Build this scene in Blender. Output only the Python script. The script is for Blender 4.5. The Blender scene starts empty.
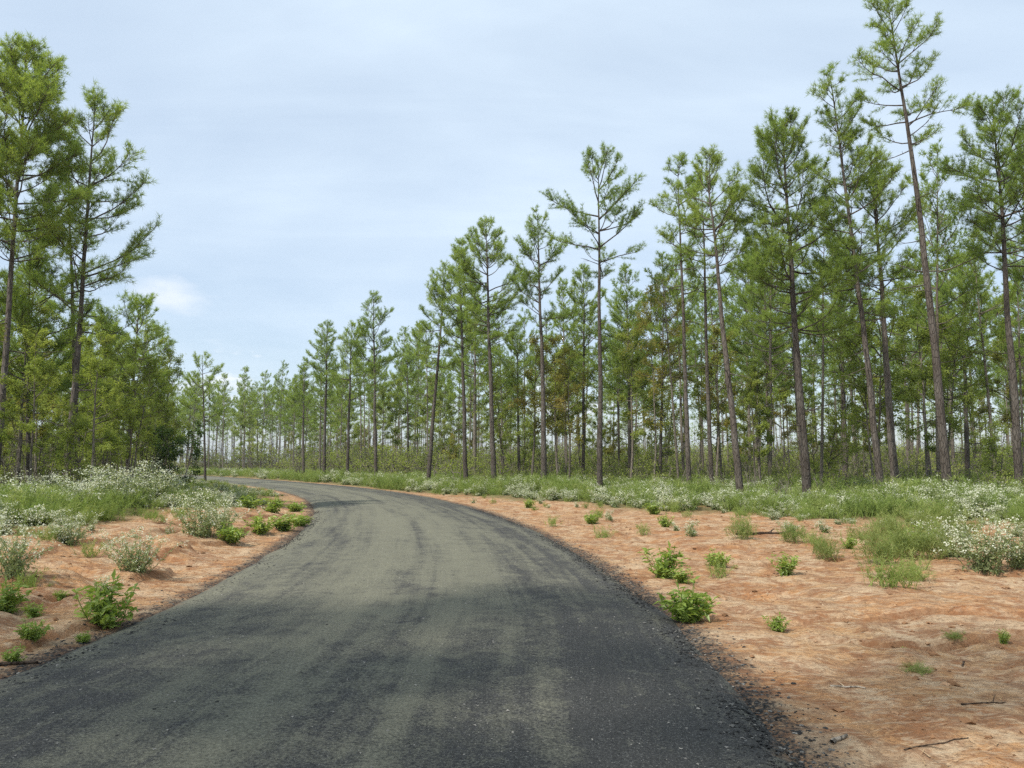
import bpy, math, random
import numpy as np
from mathutils import Vector

sc = bpy.context.scene
COL = sc.collection
R = math.radians
F = 769.0
HORIZON = 462.0
PITCH = math.atan((HORIZON - 384.0) / F)
CAMZ = 1.62

# ------------------------------------------------------------------ pixel -> world
CP, SP = math.cos(PITCH), math.sin(PITCH)
def ray(px, py):
    u, v = (px - 512.0) / F, -(py - 384.0) / F
    return np.array((u, CP - v * SP, SP + v * CP))
def on_ground(px, py, z=0.0):
    d = ray(px, py); t = (z - CAMZ) / d[2]
    return d[0] * t, d[1] * t
def at_depth(px, py, Y):
    d = ray(px, py); t = Y / d[1]
    return d[0] * t, CAMZ + d[2] * t
def project(x, y, z):
    zz = z - CAMZ
    fw = y * CP + zz * SP; up = -y * SP + zz * CP
    return 512 + F * x / fw, 384 - F * up / fw

# ------------------------------------------------------------------ noise
_T = np.random.RandomState(7).rand(512, 512)
def vnoise(x, y, s=0):
    x = np.asarray(x, float) + s * 17.31; y = np.asarray(y, float) + s * 9.77
    xi = np.floor(x).astype(int); yi = np.floor(y).astype(int)
    fx = x - xi; fy = y - yi
    fx = fx * fx * (3 - 2 * fx); fy = fy * fy * (3 - 2 * fy)
    g = lambda a, b: _T[a & 511, b & 511]
    return (g(xi, yi) * (1 - fx) + g(xi + 1, yi) * fx) * (1 - fy) + (g(xi, yi + 1) * (1 - fx) + g(xi + 1, yi + 1) * fx) * fy
def fbm(x, y, o=4, s=0):
    a, t, k = 0.5, 0.0, 1.0
    for i in range(o):
        t = t + a * (vnoise(x * k, y * k, s + i) - 0.5); a *= 0.5; k *= 2.03
    return t
def sstep(a, b, x):
    t = np.clip((x - a) / (b - a), 0, 1); return t * t * (3 - 2 * t)

# ------------------------------------------------------------------ mesh builder
class MB:
    def __init__(s): s.v = []; s.f = []; s.t = []; s.n = 0
    def add(s, v, f, mi=0, tint=0.5):
        v = np.asarray(v, float).reshape(-1, 3); f = np.asarray(f, int)
        s.v.append(v); s.f.append((f + s.n, mi)); s.n += len(v)
        s.t.append(np.full(len(v), tint) if np.isscalar(tint) else np.asarray(tint, float))
    def tube(s, p, r, n=6, mi=0, tint=0.5):
        p = np.asarray(p, float); r = np.asarray(r, float); m = len(p)
        d = np.gradient(p, axis=0); d /= np.linalg.norm(d, axis=1)[:, None] + 1e-9
        ref = np.array((1.0, 0.02, 0.01)) if abs(d[:, 2]).mean() > 0.6 else np.array((0.01, 0.02, 1.0))
        a = np.cross(d, ref); a /= np.linalg.norm(a, axis=1)[:, None] + 1e-9
        b = np.cross(d, a)
        th = np.arange(n) * 2 * math.pi / n
        v = p[:, None] + r[:, None, None] * (np.cos(th)[None, :, None] * a[:, None] + np.sin(th)[None, :, None] * b[:, None])
        i = np.arange(m - 1)[:, None] * n; j = np.arange(n)[None]; k = (j + 1) % n
        f = np.stack((i + j, i + k, i + n + k, i + n + j), -1).reshape(-1, 4)
        s.add(v.reshape(-1, 3), f, mi, tint)
    def data(s):
        return np.concatenate(s.v), s.f, np.concatenate(s.t)
    def mesh(s, name, mats, smooth=False):
        me = bpy.data.meshes.new(name)
        if not s.v: return me
        v = np.concatenate(s.v); t = np.concatenate(s.t)
        me.vertices.add(len(v)); me.vertices.foreach_set('co', v.astype(np.float32).ravel())
        lv = np.concatenate([f.ravel() for f, _ in s.f])
        sz = np.concatenate([np.full(len(f), f.shape[1]) for f, _ in s.f])
        mi = np.concatenate([np.full(len(f), m) for f, m in s.f])
        me.loops.add(len(lv)); me.loops.foreach_set('vertex_index', lv.astype(np.int32))
        me.polygons.add(len(sz))
        me.polygons.foreach_set('loop_start', np.concatenate(([0], np.cumsum(sz)[:-1])).astype(np.int32))
        me.polygons.foreach_set('material_index', mi.astype(np.int32))
        me.polygons.foreach_set('use_smooth', np.full(len(sz), smooth))
        at = me.attributes.new('tint', 'FLOAT', 'POINT'); at.data.foreach_set('value', t.astype(np.float32))
        for m in mats: me.materials.append(m)
        me.update(calc_edges=True)
        return me
    def obj(s, name, mats, parent=None, smooth=False):
        if not isinstance(mats, (list, tuple)): mats = [mats]
        o = bpy.data.objects.new(name, s.mesh(name, mats, smooth)); COL.objects.link(o)
        if parent: o.parent = parent
        return o

def tag(o, label, cat, group=None, kind=None):
    if label: o['label'] = label
    if cat: o['category'] = cat
    if group: o['group'] = group
    if kind: o['kind'] = kind
    return o
def empty(name, loc, rz=0, sc_=1.0):
    o = bpy.data.objects.new(name, None); COL.objects.link(o)
    o.empty_display_size = 0.3
    o.location = loc; o.rotation_euler = (0, 0, rz); o.scale = (sc_,) * 3
    return o
def copy_tree(root, loc, rz, s):
    r = root.copy(); COL.objects.link(r); r.location = loc; r.rotation_euler = (0, 0, rz)
    r.scale = (s, s, s) if np.isscalar(s) else s
    for ch in root.children:
        c = ch.copy(); COL.objects.link(c); c.parent = r
    return r

# ------------------------------------------------------------------ materials
def newmat(name):
    m = bpy.data.materials.new(name); m.use_nodes = True
    nt = m.node_tree; nt.nodes.clear()
    return m, nt, nt.nodes, nt.links
def nd(ns, t, **kw):
    n = ns.new(t)
    for k, v in kw.items():
        if k.startswith('i_'):
            key = k[2:]; n.inputs[int(key) if key.isdigit() else key].default_value = v
        else: setattr(n, k, v)
    return n
def ramp(ns, stops, interp='LINEAR'):
    n = ns.new('ShaderNodeValToRGB'); cr = n.color_ramp; cr.interpolation = interp
    while len(cr.elements) < len(stops): cr.elements.new(0.5)
    for e, (p, c) in zip(cr.elements, stops):
        e.position = p; e.color = (c, c, c, 1) if np.isscalar(c) else (*c, 1)
    return n
def mixc(nt, fac, a, b, blend='MIX'):
    n = nt.nodes.new('ShaderNodeMix'); n.data_type = 'RGBA'; n.blend_type = blend
    for sock, val in ((n.inputs[0], fac), (n.inputs[6], a), (n.inputs[7], b)):
        if hasattr(val, 'is_linked') or hasattr(val, 'links'): nt.links.new(val, sock)
        else: sock.default_value = val if np.isscalar(val) else (*val, 1)
    return n.outputs[2]
def math_(nt, op, a, b=0.0, clamp=False):
    n = nt.nodes.new('ShaderNodeMath'); n.operation = op; n.use_clamp = clamp
    for sock, val in ((n.inputs[0], a), (n.inputs[1], b)):
        if hasattr(val, 'links'): nt.links.new(val, sock)
        else: sock.default_value = val
    return n.outputs[0]

def leaf_mat(name, c0, c1, c2, trans=0.35, jitter=0.12, gloss=0.0):
    """colour runs c0-c1-c2 over the per-clump 'tint' attribute, plus a per-object shift"""
    m, nt, ns, ln = newmat(name)
    at = nd(ns, 'ShaderNodeAttribute', attribute_name='tint')
    oi = ns.new('ShaderNodeObjectInfo')
    sh = math_(nt, 'MULTIPLY_ADD', oi.outputs['Random'], jitter * 2)
    sh.node.inputs[2].default_value = -jitter
    f = math_(nt, 'ADD', at.outputs['Fac'], sh, True)
    rp = ramp(ns, [(0.0, c0), (0.5, c1), (1.0, c2)]); ln.new(f, rp.inputs[0])
    di = ns.new('ShaderNodeBsdfDiffuse'); tr = ns.new('ShaderNodeBsdfTranslucent')
    ln.new(rp.outputs[0], di.inputs[0])
    tc = mixc(nt, 1.0, rp.outputs[0], (1.15, 1.15, 0.6), 'MULTIPLY'); ln.new(tc, tr.inputs[0])
    mx = nd(ns, 'ShaderNodeMixShader', i_0=trans)
    ln.new(di.outputs[0], mx.inputs[1]); ln.new(tr.outputs[0], mx.inputs[2])
    last = mx.outputs[0]
    if gloss:
        gl = nd(ns, 'ShaderNodeBsdfGlossy', i_Roughness=0.45); gl.inputs[0].default_value = (1, 1, 1, 1)
        m2 = nd(ns, 'ShaderNodeMixShader', i_0=gloss); ln.new(last, m2.inputs[1]); ln.new(gl.outputs[0], m2.inputs[2]); last = m2.outputs[0]
    out = ns.new('ShaderNodeOutputMaterial'); ln.new(last, out.inputs[0])
    return m

def bark_mat(name, ca, cb, cc):
    m, nt, ns, ln = newmat(name)
    tc = ns.new('ShaderNodeTexCoord')
    mp = nd(ns, 'ShaderNodeMapping'); mp.inputs['Scale'].default_value = (9, 9, 2.2); ln.new(tc.outputs['Object'], mp.inputs[0])
    vo = nd(ns, 'ShaderNodeTexVoronoi', feature='DISTANCE_TO_EDGE', i_Scale=1.6); ln.new(mp.outputs[0], vo.inputs['Vector'])
    no = nd(ns, 'ShaderNodeTexNoise', i_Scale=3.0, i_Detail=5.0); ln.new(mp.outputs[0], no.inputs['Vector'])
    n2 = nd(ns, 'ShaderNodeTexNoise', i_Scale=0.9, i_Detail=3.0); ln.new(tc.outputs['Object'], n2.inputs['Vector'])
    oi = ns.new('ShaderNodeObjectInfo')
    c = mixc(nt, no.outputs[0], ca, cb)
    k = ramp(ns, [(0.45, 0.0), (0.65, 1.0)]); ln.new(n2.outputs[0], k.inputs[0])
    c = mixc(nt, math_(nt, 'MULTIPLY', k.outputs[0], 0.55), c, cc)
    cr = ramp(ns, [(0.0, 0.45), (0.12, 1.0)]); ln.new(vo.outputs[0], cr.inputs[0])
    c = mixc(nt, 1.0, c, cr.outputs[0], 'MULTIPLY')
    va = ramp(ns, [(0, 0.75), (1, 1.2)]); ln.new(oi.outputs['Random'], va.inputs[0])
    c = mixc(nt, 1.0, c, va.outputs[0], 'MULTIPLY')
    bp = nd(ns, 'ShaderNodeBump', i_Strength=0.8, i_Distance=0.03); ln.new(cr.outputs[0], bp.inputs['Height'])
    bs = nd(ns, 'ShaderNodeBsdfPrincipled', i_Roughness=0.95); bs.inputs['Specular IOR Level'].default_value = 0.1
    ln.new(c, bs.inputs['Base Color']); ln.new(bp.outputs[0], bs.inputs['Normal'])
    out = ns.new('ShaderNodeOutputMaterial'); ln.new(bs.outputs[0], out.inputs[0])
    return m

M = {}
M['pine'] = leaf_mat('pine_needles', (0.175, 0.245, 0.060), (0.275, 0.368, 0.092), (0.38, 0.46, 0.130), 0.52, 0.20)
M['pine_yellow'] = leaf_mat('yellowing_needles', (0.21, 0.225, 0.055), (0.29, 0.285, 0.075), (0.36, 0.32, 0.10), 0.48, 0.15)
M['leaf'] = leaf_mat('broad_leaves', (0.205, 0.262, 0.062), (0.300, 0.360, 0.092), (0.39, 0.425, 0.128), 0.5, 0.22)
M['leaf_yellow'] = leaf_mat('turning_leaves', (0.22, 0.24, 0.06), (0.30, 0.29, 0.08), (0.36, 0.30, 0.09), 0.5, 0.2)
M['leaf_dark'] = leaf_mat('dark_shrub_leaves', (0.05, 0.09, 0.025), (0.08, 0.13, 0.035), (0.13, 0.18, 0.05), 0.25, 0.1)
M['weed'] = leaf_mat('bright_weed_leaves', (0.18, 0.265, 0.05), (0.29, 0.385, 0.08), (0.41, 0.48, 0.12), 0.42, 0.1, 0.03)
M['feather'] = leaf_mat('feathery_weed', (0.16, 0.205, 0.065), (0.245, 0.30, 0.10), (0.34, 0.38, 0.15), 0.42, 0.12)
M['sage'] = leaf_mat('grey_green_weed', (0.20, 0.245, 0.11), (0.29, 0.34, 0.17), (0.38, 0.42, 0.24), 0.4, 0.1)
M['flower'] = leaf_mat('white_blossom', (0.44, 0.47, 0.33), (0.62, 0.635, 0.50), (0.74, 0.74, 0.63), 0.25, 0.05)
M['grassy'] = leaf_mat('woodland_grass', (0.16, 0.22, 0.06), (0.25, 0.33, 0.095), (0.36, 0.40, 0.15), 0.42, 0.0)
M['dry'] = leaf_mat('dry_stems', (0.14, 0.11, 0.075), (0.23, 0.185, 0.125), (0.34, 0.29, 0.21), 0.15, 0.1)
M['straw'] = leaf_mat('straw_litter', (0.09, 0.052, 0.028), (0.32, 0.195, 0.095), (0.58, 0.44, 0.28), 0.0, 0.0)
M['stone'] = leaf_mat('loose_chippings', (0.025, 0.025, 0.025), (0.06, 0.06, 0.057), (0.33, 0.31, 0.27), 0.0, 0.0)
M['clod'] = leaf_mat('soil_clods', (0.11, 0.058, 0.03), (0.26, 0.145, 0.078), (0.42, 0.28, 0.17), 0.0, 0.0)
M['bark'] = bark_mat('pine_bark', (0.075, 0.060, 0.049), (0.148, 0.126, 0.105), (0.215, 0.193, 0.170))
M['bark_grey'] = bark_mat('grey_bark', (0.13, 0.11, 0.085), (0.25, 0.215, 0.175), (0.32, 0.29, 0.25))
M['twig_dark'] = bark_mat('dead_twig_bark', (0.05, 0.036, 0.026), (0.10, 0.07, 0.05), (0.14, 0.10, 0.07))
M['twig_pale'] = bark_mat('bleached_wood', (0.34, 0.28, 0.21), (0.50, 0.43, 0.34), (0.58, 0.52, 0.44))

# ------------------------------------------------------------------ road line
ctrl = np.array([(-1.6, -60), (-1.35, -20), (-1.2, 0), (-1.13, 5), (-1.1, 9), (-1.65, 14.5), (-2.7, 21), (-4.6, 29), (-7.6, 38), (-12.6, 49), (-20, 62),
                 (-29, 76), (-41, 92), (-56, 107), (-76, 122), (-105, 138), (-150, 155)], float)
def catmull(c, step=0.25):
    out = []
    for i in range(1, len(c) - 2):
        p0, p1, p2, p3 = c[i - 1:i + 3]
        n = max(2, int(np.linalg.norm(p2 - p1) / step))
        t = np.arange(n)[:, None] / n
        out.append(0.5 * (2 * p1 + (p2 - p0) * t + (2 * p0 - 5 * p1 + 4 * p2 - p3) * t * t + (3 * p1 - p0 - 3 * p2 + p3) * t ** 3))
    return np.concatenate(out)
CL = catmull(ctrl)
seg = np.linalg.norm(np.diff(CL, axis=0), axis=1); CS = np.concatenate(([0], np.cumsum(seg)))
TN = np.gradient(CL, axis=0); TN /= np.linalg.norm(TN, axis=1)[:, None]
NR = np.stack((TN[:, 1], -TN[:, 0]), 1)            # to the right of travel
HW = 2.73
CLc = CL[::4]; NRc = NR[::4]; CSc = CS[::4]
def road_uv(x, y):
    """signed distance from the centre line (right positive) and length along it"""
    x = np.asarray(x, float).ravel(); y = np.asarray(y, float).ravel()
    u = np.full(len(x), 999.0); s = np.zeros(len(x))
    near = np.where((y < 175) & (x < 60))[0]
    for a in range(0, len(near), 20000):
        ii = near[a:a + 20000]
        dx = x[ii, None] - CLc[None, :, 0]; dy = y[ii, None] - CLc[None, :, 1]
        k = np.argmin(dx * dx + dy * dy, axis=1); q = np.arange(len(ii))
        lat = dx[q, k] * NRc[k, 0] + dy[q, k] * NRc[k, 1]
        dist = np.sqrt(dx[q, k] ** 2 + dy[q, k] ** 2)
        u[ii] = np.where(dist > np.abs(lat) * 1.5 + 2, np.sign(lat) * dist, lat); s[ii] = CSc[k]
    return u, s

def gz(x, y, u=None):
    x = np.asarray(x, float); y = np.asarray(y, float)
    shp = x.shape; x = x.ravel(); y = y.ravel()
    if u is None: u, _ = road_uv(x, y)
    e = np.abs(u) - HW
    out = sstep(0.0, 2.0, e)
    z = 0.22 * fbm(x * 0.10, y * 0.10, 3, 3) * out
    z = z + np.where(u < 0, 0.24, 0.17) * fbm(x * 0.55, y * 0.55, 4, 11) * sstep(0.1, 1.6, e)
    rill = np.abs(vnoise(x * 0.42 + 0.4 * y * 0.3, y * 0.9, 21) - 0.5)
    z = z - 0.12 * (1 - sstep(0.0, 0.10, rill)) * sstep(0.4, 1.8, e)
    z = z + 0.085 * fbm(x * 2.6, y * 2.6, 4, 31) * sstep(-0.2, 0.5, e)
    z = z + 0.055 * fbm(x * 6.3, y * 6.3, 3, 35) * sstep(0.15, 0.9, e) * np.clip(0.5 + 2.5 * fbm(x * 0.8, y * 0.8, 2, 36), 0.15, 1.3)
    left = (u < 0)
    nz = fbm(x * 0.7, y * 0.7, 4, 55)
    z = z + np.where(left, 0.085 * sstep(-0.06, 0.06, e - 1.15 + nz * 2.6) + 0.06 * sstep(-0.09, 0.09, e - 2.6 + nz * 3.0), 0) * sstep(26, 20, y)
    rut = np.exp(-((e - 2.1 - 0.5 * fbm(y * 0.25, x * 0 + 3, 2, 57)) / 0.22) ** 2) + 0.8 * np.exp(-((e - 3.6 - 0.5 * fbm(y * 0.25, x * 0 + 7, 2, 57)) / 0.25) ** 2)
    z = z - np.where(left, 0, 0.05 * rut * np.clip(0.5 + 1.5 * fbm(x * 0.4, y * 0.4, 2, 58), 0, 1)) * sstep(24, 14, y)
    z = z + np.where(left, 0.20 * sstep(0.5, 3.2, e), 0.06 * sstep(0.8, 4, e))
    z = z + np.where(u > 0, 0.25 * sstep(18, 60, e), 0.15 * sstep(10, 40, e))
    z = z - 0.14 * (1 - sstep(-0.55, 0.15, e))
    return z.reshape(shp)
def gz1(x, y): return float(gz(np.array([x]), np.array([y]))[0])

# vegetation cover 0..1 (bare soil beside the road -> weeds -> woodland floor)
YB = ([-60, -10, -2, 2, 5, 9, 14, 30, 80], [70, 49, 37, 31, 26.5, 22.5, 20, 15, 10])
def cover(x, y, u=None):
    x = np.asarray(x, float); y = np.asarray(y, float)
    if u is None: u, _ = road_uv(x.ravel(), y.ravel()); u = u.reshape(x.shape)
    n = fbm(x * 0.35, y * 0.35, 4, 41) * 5.0
    ef = np.interp(y, [25, 40], [0.9, 0.15])
    right = sstep(-1.8, 1.8, y - np.interp(x, *YB) + n) * sstep(ef, ef + 0.7, np.abs(u) - HW + n * 0.15)
    lw = np.interp(y, [0, 9, 13, 18, 24, 30, 40, 60], [9.5, 6.8, 4.7, 3.9, 2.4, 1.3, 1.0, 0.8])
    left = sstep(-0.7, 0.9, np.abs(u) - HW - lw + n * 0.35)
    return np.where(u > 0, right, left)
def wood(x, y, u):
    tr = np.interp(x, [-90, -40, -17, -11, -1, 4, 15, 30, 60], [140, 112, 71, 62, 46, 39, 27, 21, 14])
    right = sstep(-3, 5, y - tr); left = sstep(0, 4, np.abs(u) - HW - np.interp(y, [0, 15, 25, 40, 60], [14, 11, 8, 5, 4]))
    return np.where(u > 0, right, left)

# ------------------------------------------------------------------ ground sheet
def axis(bp):
    out = [bp[0][0]]
    for (a, sa), (b, sb) in zip(bp[:-1], bp[1:]):
        x = a
        while True:
            t = (x - a) / (b - a); x += sa + (sb - sa) * t
            if x >= b - 0.3 * sb: break
            out.append(x)
        out.append(b)
    return np.array(out)
gx = axis([(-1500, 300), (-200, 20), (-60, 2.5), (-13, 0.12), (-9, 0.055), (-3, 0.055), (9, 0.065), (20, 0.3), (60, 2.5), (200, 20), (1500, 300)])
gy = axis([(-300, 60), (-30, 6), (0, 0.4), (3, 0.045), (14, 0.065), (30, 0.2), (60, 0.8), (130, 3), (300, 30), (1800, 400)])
X, Y = np.meshgrid(gx, gy)
U, S = road_uv(X, Y); U = U.reshape(X.shape); S = S.reshape(X.shape)
Z = gz(X, Y, U.ravel()); CV = cover(X, Y, U); WD = wood(X, Y, U)
nx, ny = len(gx), len(gy)
i = (np.arange(ny - 1)[:, None] * nx + np.arange(nx - 1)[None]).ravel()
gb = MB(); gb.add(np.stack((X, Y, Z), -1).reshape(-1, 3), np.stack((i, i + 1, i + nx + 1, i + nx), 1), 0, 0.5)

m, nt, ns, ln = newmat('soil_and_woodland_floor')
tc = ns.new('ShaderNodeTexCoord'); P = tc.outputs['Object']
def tex(scale, detail=5, rough=0.55, dist=0.0, vec=None, dim='3D'):
    n = nd(ns, 'ShaderNodeTexNoise', i_Scale=scale, i_Detail=detail, i_Roughness=rough, i_Distortion=dist)
    ln.new(vec or P, n.inputs['Vector']); return n.outputs[0]
def rmp(sock, stops):
    r_ = ramp(ns, stops); ln.new(sock, r_.inputs[0]); return r_.outputs[0]
big, mid, fine, gr = tex(0.45, 5, 0.65, 0.5), tex(1.7, 6, 0.65, 0.6), tex(9, 6, 0.65), tex(55, 4, 0.7)
c = mixc(nt, rmp(big, [(0.35, 0), (0.68, 1)]), (0.42, 0.200, 0.082), (0.475, 0.300, 0.152))
c = mixc(nt, rmp(mid, [(0.44, 0), (0.58, 0.85)]), c, (0.52, 0.385, 0.245))
c = mixc(nt, rmp(tex(2.6, 6, 0.65, 0.8), [(0.48, 0), (0.58, 0.75)]), c, (0.25, 0.105, 0.047))
c = mixc(nt, rmp(fine, [(0.50, 0), (0.72, 0.5)]), c, (0.17, 0.098, 0.056))
c = mixc(nt, rmp(gr, [(0.58, 0), (0.72, 0.55)]), c, (0.52, 0.40, 0.28))
c = mixc(nt, rmp(tex(22, 5, 0.75, 0.5), [(0.50, 0), (0.62, 0.65)]), c, (0.19, 0.105, 0.06))
c = mixc(nt, rmp(tex(4.2, 7, 0.72, 1.0), [(0.50, 0), (0.60, 0.55)]), c, (0.24, 0.135, 0.075))
c = mixc(nt, rmp(gr, [(0.30, 0.75), (0.43, 0)]), c, (0.12, 0.066, 0.038))
# straw-strewn streaks
mp = nd(ns, 'ShaderNodeMapping'); mp.inputs['Scale'].default_value = (1.0, 3.2, 1); mp.inputs['Rotation'].default_value = (0, 0, 0.5); ln.new(P, mp.inputs[0])
c = mixc(nt, rmp(tex(5, 6, 0.7, 1.2, mp.outputs[0]), [(0.52, 0), (0.62, 0.55)]), c, (0.54, 0.42, 0.28))
# road edge: dark chippings spilled on to the soil
ua = nd(ns, 'ShaderNodeAttribute', attribute_name='edge')
e1 = math_(nt, 'ADD', ua.outputs['Fac'], math_(nt, 'MULTIPLY', math_(nt, 'SUBTRACT', tex(4.5, 7, 0.75), 0.5), 1.1))
em = rmp(e1, [(0.04, 1.0), (0.30, 0.0)])
em = math_(nt, 'MULTIPLY', em, rmp(tex(38, 3), [(0.35, 0.35), (0.55, 1)]))
c = mixc(nt, em, c, (0.055, 0.05, 0.045))
# woodland floor: straw brown and moss green
ca = nd(ns, 'ShaderNodeAttribute', attribute_name='cover'); wa = nd(ns, 'ShaderNodeAttribute', attribute_name='wood')
fl = mixc(nt, rmp(tex(0.8, 6, 0.65), [(0.4, 0), (0.62, 1)]), (0.15, 0.11, 0.055), (0.10, 0.135, 0.04))
fl = mixc(nt, rmp(fine, [(0.5, 0), (0.7, 0.6)]), fl, (0.22, 0.17, 0.09))
c = mixc(nt, math_(nt, 'MULTIPLY', ca.outputs['Fac'], 0.85), c, fl)
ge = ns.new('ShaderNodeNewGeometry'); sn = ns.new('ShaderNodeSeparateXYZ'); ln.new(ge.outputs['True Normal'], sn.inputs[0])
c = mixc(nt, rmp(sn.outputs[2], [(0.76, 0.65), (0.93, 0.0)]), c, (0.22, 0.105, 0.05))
wf = mixc(nt, rmp(tex(0.5, 5), [(0.4, 0), (0.6, 1)]), (0.15, 0.105, 0.06), (0.11, 0.125, 0.045))
c = mixc(nt, wa.outputs['Fac'], c, wf)
hb = math_(nt, 'ADD', math_(nt, 'MULTIPLY', fine, 0.6), math_(nt, 'MULTIPLY', gr, 0.25))
bp = nd(ns, 'ShaderNodeBump', i_Strength=1.0, i_Distance=0.075); ln.new(hb, bp.inputs['Height'])
bs = nd(ns, 'ShaderNodeBsdfPrincipled', i_Roughness=0.95); bs.inputs['Specular IOR Level'].default_value = 0.08
ln.new(c, bs.inputs['Base Color']); ln.new(bp.outputs[0], bs.inputs['Normal'])
out = ns.new('ShaderNodeOutputMaterial'); ln.new(bs.outputs[0], out.inputs[0])
ground = gb.obj('ground', m, smooth=True); ground['kind'] = 'structure'
for nm, arr in (('edge', np.abs(U) - HW), ('cover', CV), ('wood', WD)):
    a = ground.data.attributes.new(nm, 'FLOAT', 'POINT'); a.data.foreach_set('value', arr.astype(np.float32).ravel())

# ------------------------------------------------------------------ road
sel = np.where((CL[:, 1] > -30))[0]
cols = np.concatenate((np.linspace(-HW - 0.45, -HW + 0.5, 9), np.linspace(-HW + 0.8, HW - 0.8, 13), np.linspace(HW - 0.5, HW + 0.45, 9)))
cu = cols[None, :]; ss = CS[sel][:, None]
lat = cu + 0.22 * fbm(ss * 0.5 + 0 * cu, np.sign(cu) * 5 + 0 * ss, 4, 61) * sstep(1.4, HW, np.abs(cu))
rx = CL[sel, 0][:, None] + NR[sel, 0][:, None] * lat; ry = CL[sel, 1][:, None] + NR[sel, 1][:, None] * lat
ed = np.abs(cu) - HW
rz = 0.07 - 0.045 * (cu / HW) ** 2 - 0.16 * sstep(-0.25, 0.45, ed) + 0.02 * fbm(rx * 0.35, ry * 0.35, 3, 71) + 0.014 * fbm(rx * 5, ry * 5, 2, 72) * sstep(-0.6, 0, ed) + 0 * ss
nr, nc = rx.shape
i = (np.arange(nr - 1)[:, None] * nc + np.arange(nc - 1)[None]).ravel()
rb = MB(); rb.add(np.stack((rx, ry, rz), -1).reshape(-1, 3), np.stack((i, i + 1, i + nc + 1, i + nc), 1))
def road_top(u, x, y):
    return 0.07 - 0.045 * (u / HW) ** 2 - 0.16 * sstep(-0.25, 0.45, np.abs(u) - HW) + 0.02 * fbm(x * 0.35, y * 0.35, 3, 71)

m, nt, ns, ln = newmat('worn_asphalt')
tc = ns.new('ShaderNodeTexCoord'); P = tc.outputs['Object']
la = nd(ns, 'ShaderNodeAttribute', attribute_name='lateral'); al = nd(ns, 'ShaderNodeAttribute', attribute_name='along')
cx = nd(ns, 'ShaderNodeCombineXYZ'); ln.new(la.outputs['Fac'], cx.inputs[0]); ln.new(al.outputs['Fac'], cx.inputs[1])
mp = nd(ns, 'ShaderNodeMapping'); mp.inputs['Scale'].default_value = (2.3, 0.10, 1); ln.new(cx.outputs[0], mp.inputs[0])
RV = cx.outputs[0]; SV = mp.outputs[0]
streak = tex(1.5, 5, 0.6, 0.5, SV); blot = tex(0.55, 5, 0.6, 0.4, RV); patch = tex(2.6, 8, 0.75, 1.0, RV)
grain, grain2 = tex(46, 5, 0.85), tex(90, 2, 0.6)
# pale dust lies on the crown and between the wheel paths
wv = math_(nt, 'MULTIPLY', math_(nt, 'SUBTRACT', tex(0.35, 3, 0.5, 0.0, RV), 0.5), 1.0)
lu = math_(nt, 'DIVIDE', math_(nt, 'ADD', math_(nt, 'ADD', la.outputs['Fac'], wv), 3.0), 6.0)
crown_d = rmp(lu, [(0.0, 0.06), (0.10, 0.16), (0.19, 0.06), (0.30, 0.17), (0.40, 0.30), (0.49, 0.10), (0.57, 0.27), (0.66, 0.11), (0.80, -0.01), (1.0, -0.06)])
dust = math_(nt, 'ADD', math_(nt, 'MULTIPLY', streak, 0.75), math_(nt, 'MULTIPLY', blot, 0.22))
dust = math_(nt, 'ADD', dust, crown_d)
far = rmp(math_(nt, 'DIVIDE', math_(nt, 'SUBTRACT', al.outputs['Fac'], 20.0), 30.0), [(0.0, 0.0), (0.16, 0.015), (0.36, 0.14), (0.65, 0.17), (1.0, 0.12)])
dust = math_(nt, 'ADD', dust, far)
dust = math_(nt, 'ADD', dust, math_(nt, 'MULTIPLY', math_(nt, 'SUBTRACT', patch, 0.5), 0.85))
dust = math_(nt, 'ADD', dust, math_(nt, 'MULTIPLY', math_(nt, 'SUBTRACT', grain, 0.5), 0.75))
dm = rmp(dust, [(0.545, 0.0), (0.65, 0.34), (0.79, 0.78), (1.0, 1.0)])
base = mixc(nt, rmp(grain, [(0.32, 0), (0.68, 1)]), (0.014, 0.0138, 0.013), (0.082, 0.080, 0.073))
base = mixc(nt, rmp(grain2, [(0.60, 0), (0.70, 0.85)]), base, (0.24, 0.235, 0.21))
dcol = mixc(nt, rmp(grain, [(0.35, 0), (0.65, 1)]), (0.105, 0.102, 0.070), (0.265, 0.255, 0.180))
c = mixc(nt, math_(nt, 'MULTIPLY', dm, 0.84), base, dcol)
# soil washed over the edges
sd = rmp(math_(nt, 'ADD', math_(nt, 'SUBTRACT', math_(nt, 'ABSOLUTE', la.outputs['Fac']), HW - 0.1), math_(nt, 'MULTIPLY', math_(nt, 'SUBTRACT', tex(3.2, 6, 0.7, 0.5, RV), 0.5), 1.6)), [(0.10, 0), (0.40, 0.8)])
c = mixc(nt, sd, c, (0.27, 0.155, 0.08))
bp = nd(ns, 'ShaderNodeBump', i_Strength=0.85, i_Distance=0.012); ln.new(math_(nt, 'ADD', grain, math_(nt, 'MULTIPLY', grain2, 0.5)), bp.inputs['Height'])
bs = nd(ns, 'ShaderNodeBsdfPrincipled', i_Roughness=0.88); bs.inputs['Specular IOR Level'].default_value = 0.25
ln.new(c, bs.inputs['Base Color']); ln.new(bp.outputs[0], bs.inputs['Normal'])
out = ns.new('ShaderNodeOutputMaterial'); ln.new(bs.outputs[0], out.inputs[0])
road = rb.obj('road', m, smooth=True); road['kind'] = 'structure'
for nm, arr in (('lateral', cu + 0 * ss), ('along', ss - CS[np.argmin(np.abs(CL[:, 1]))] + 20 + 0 * cu)):
    a = road.data.attributes.new(nm, 'FLOAT', 'POINT'); a.data.foreach_set('value', arr.astype(np.float32).ravel())

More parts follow.
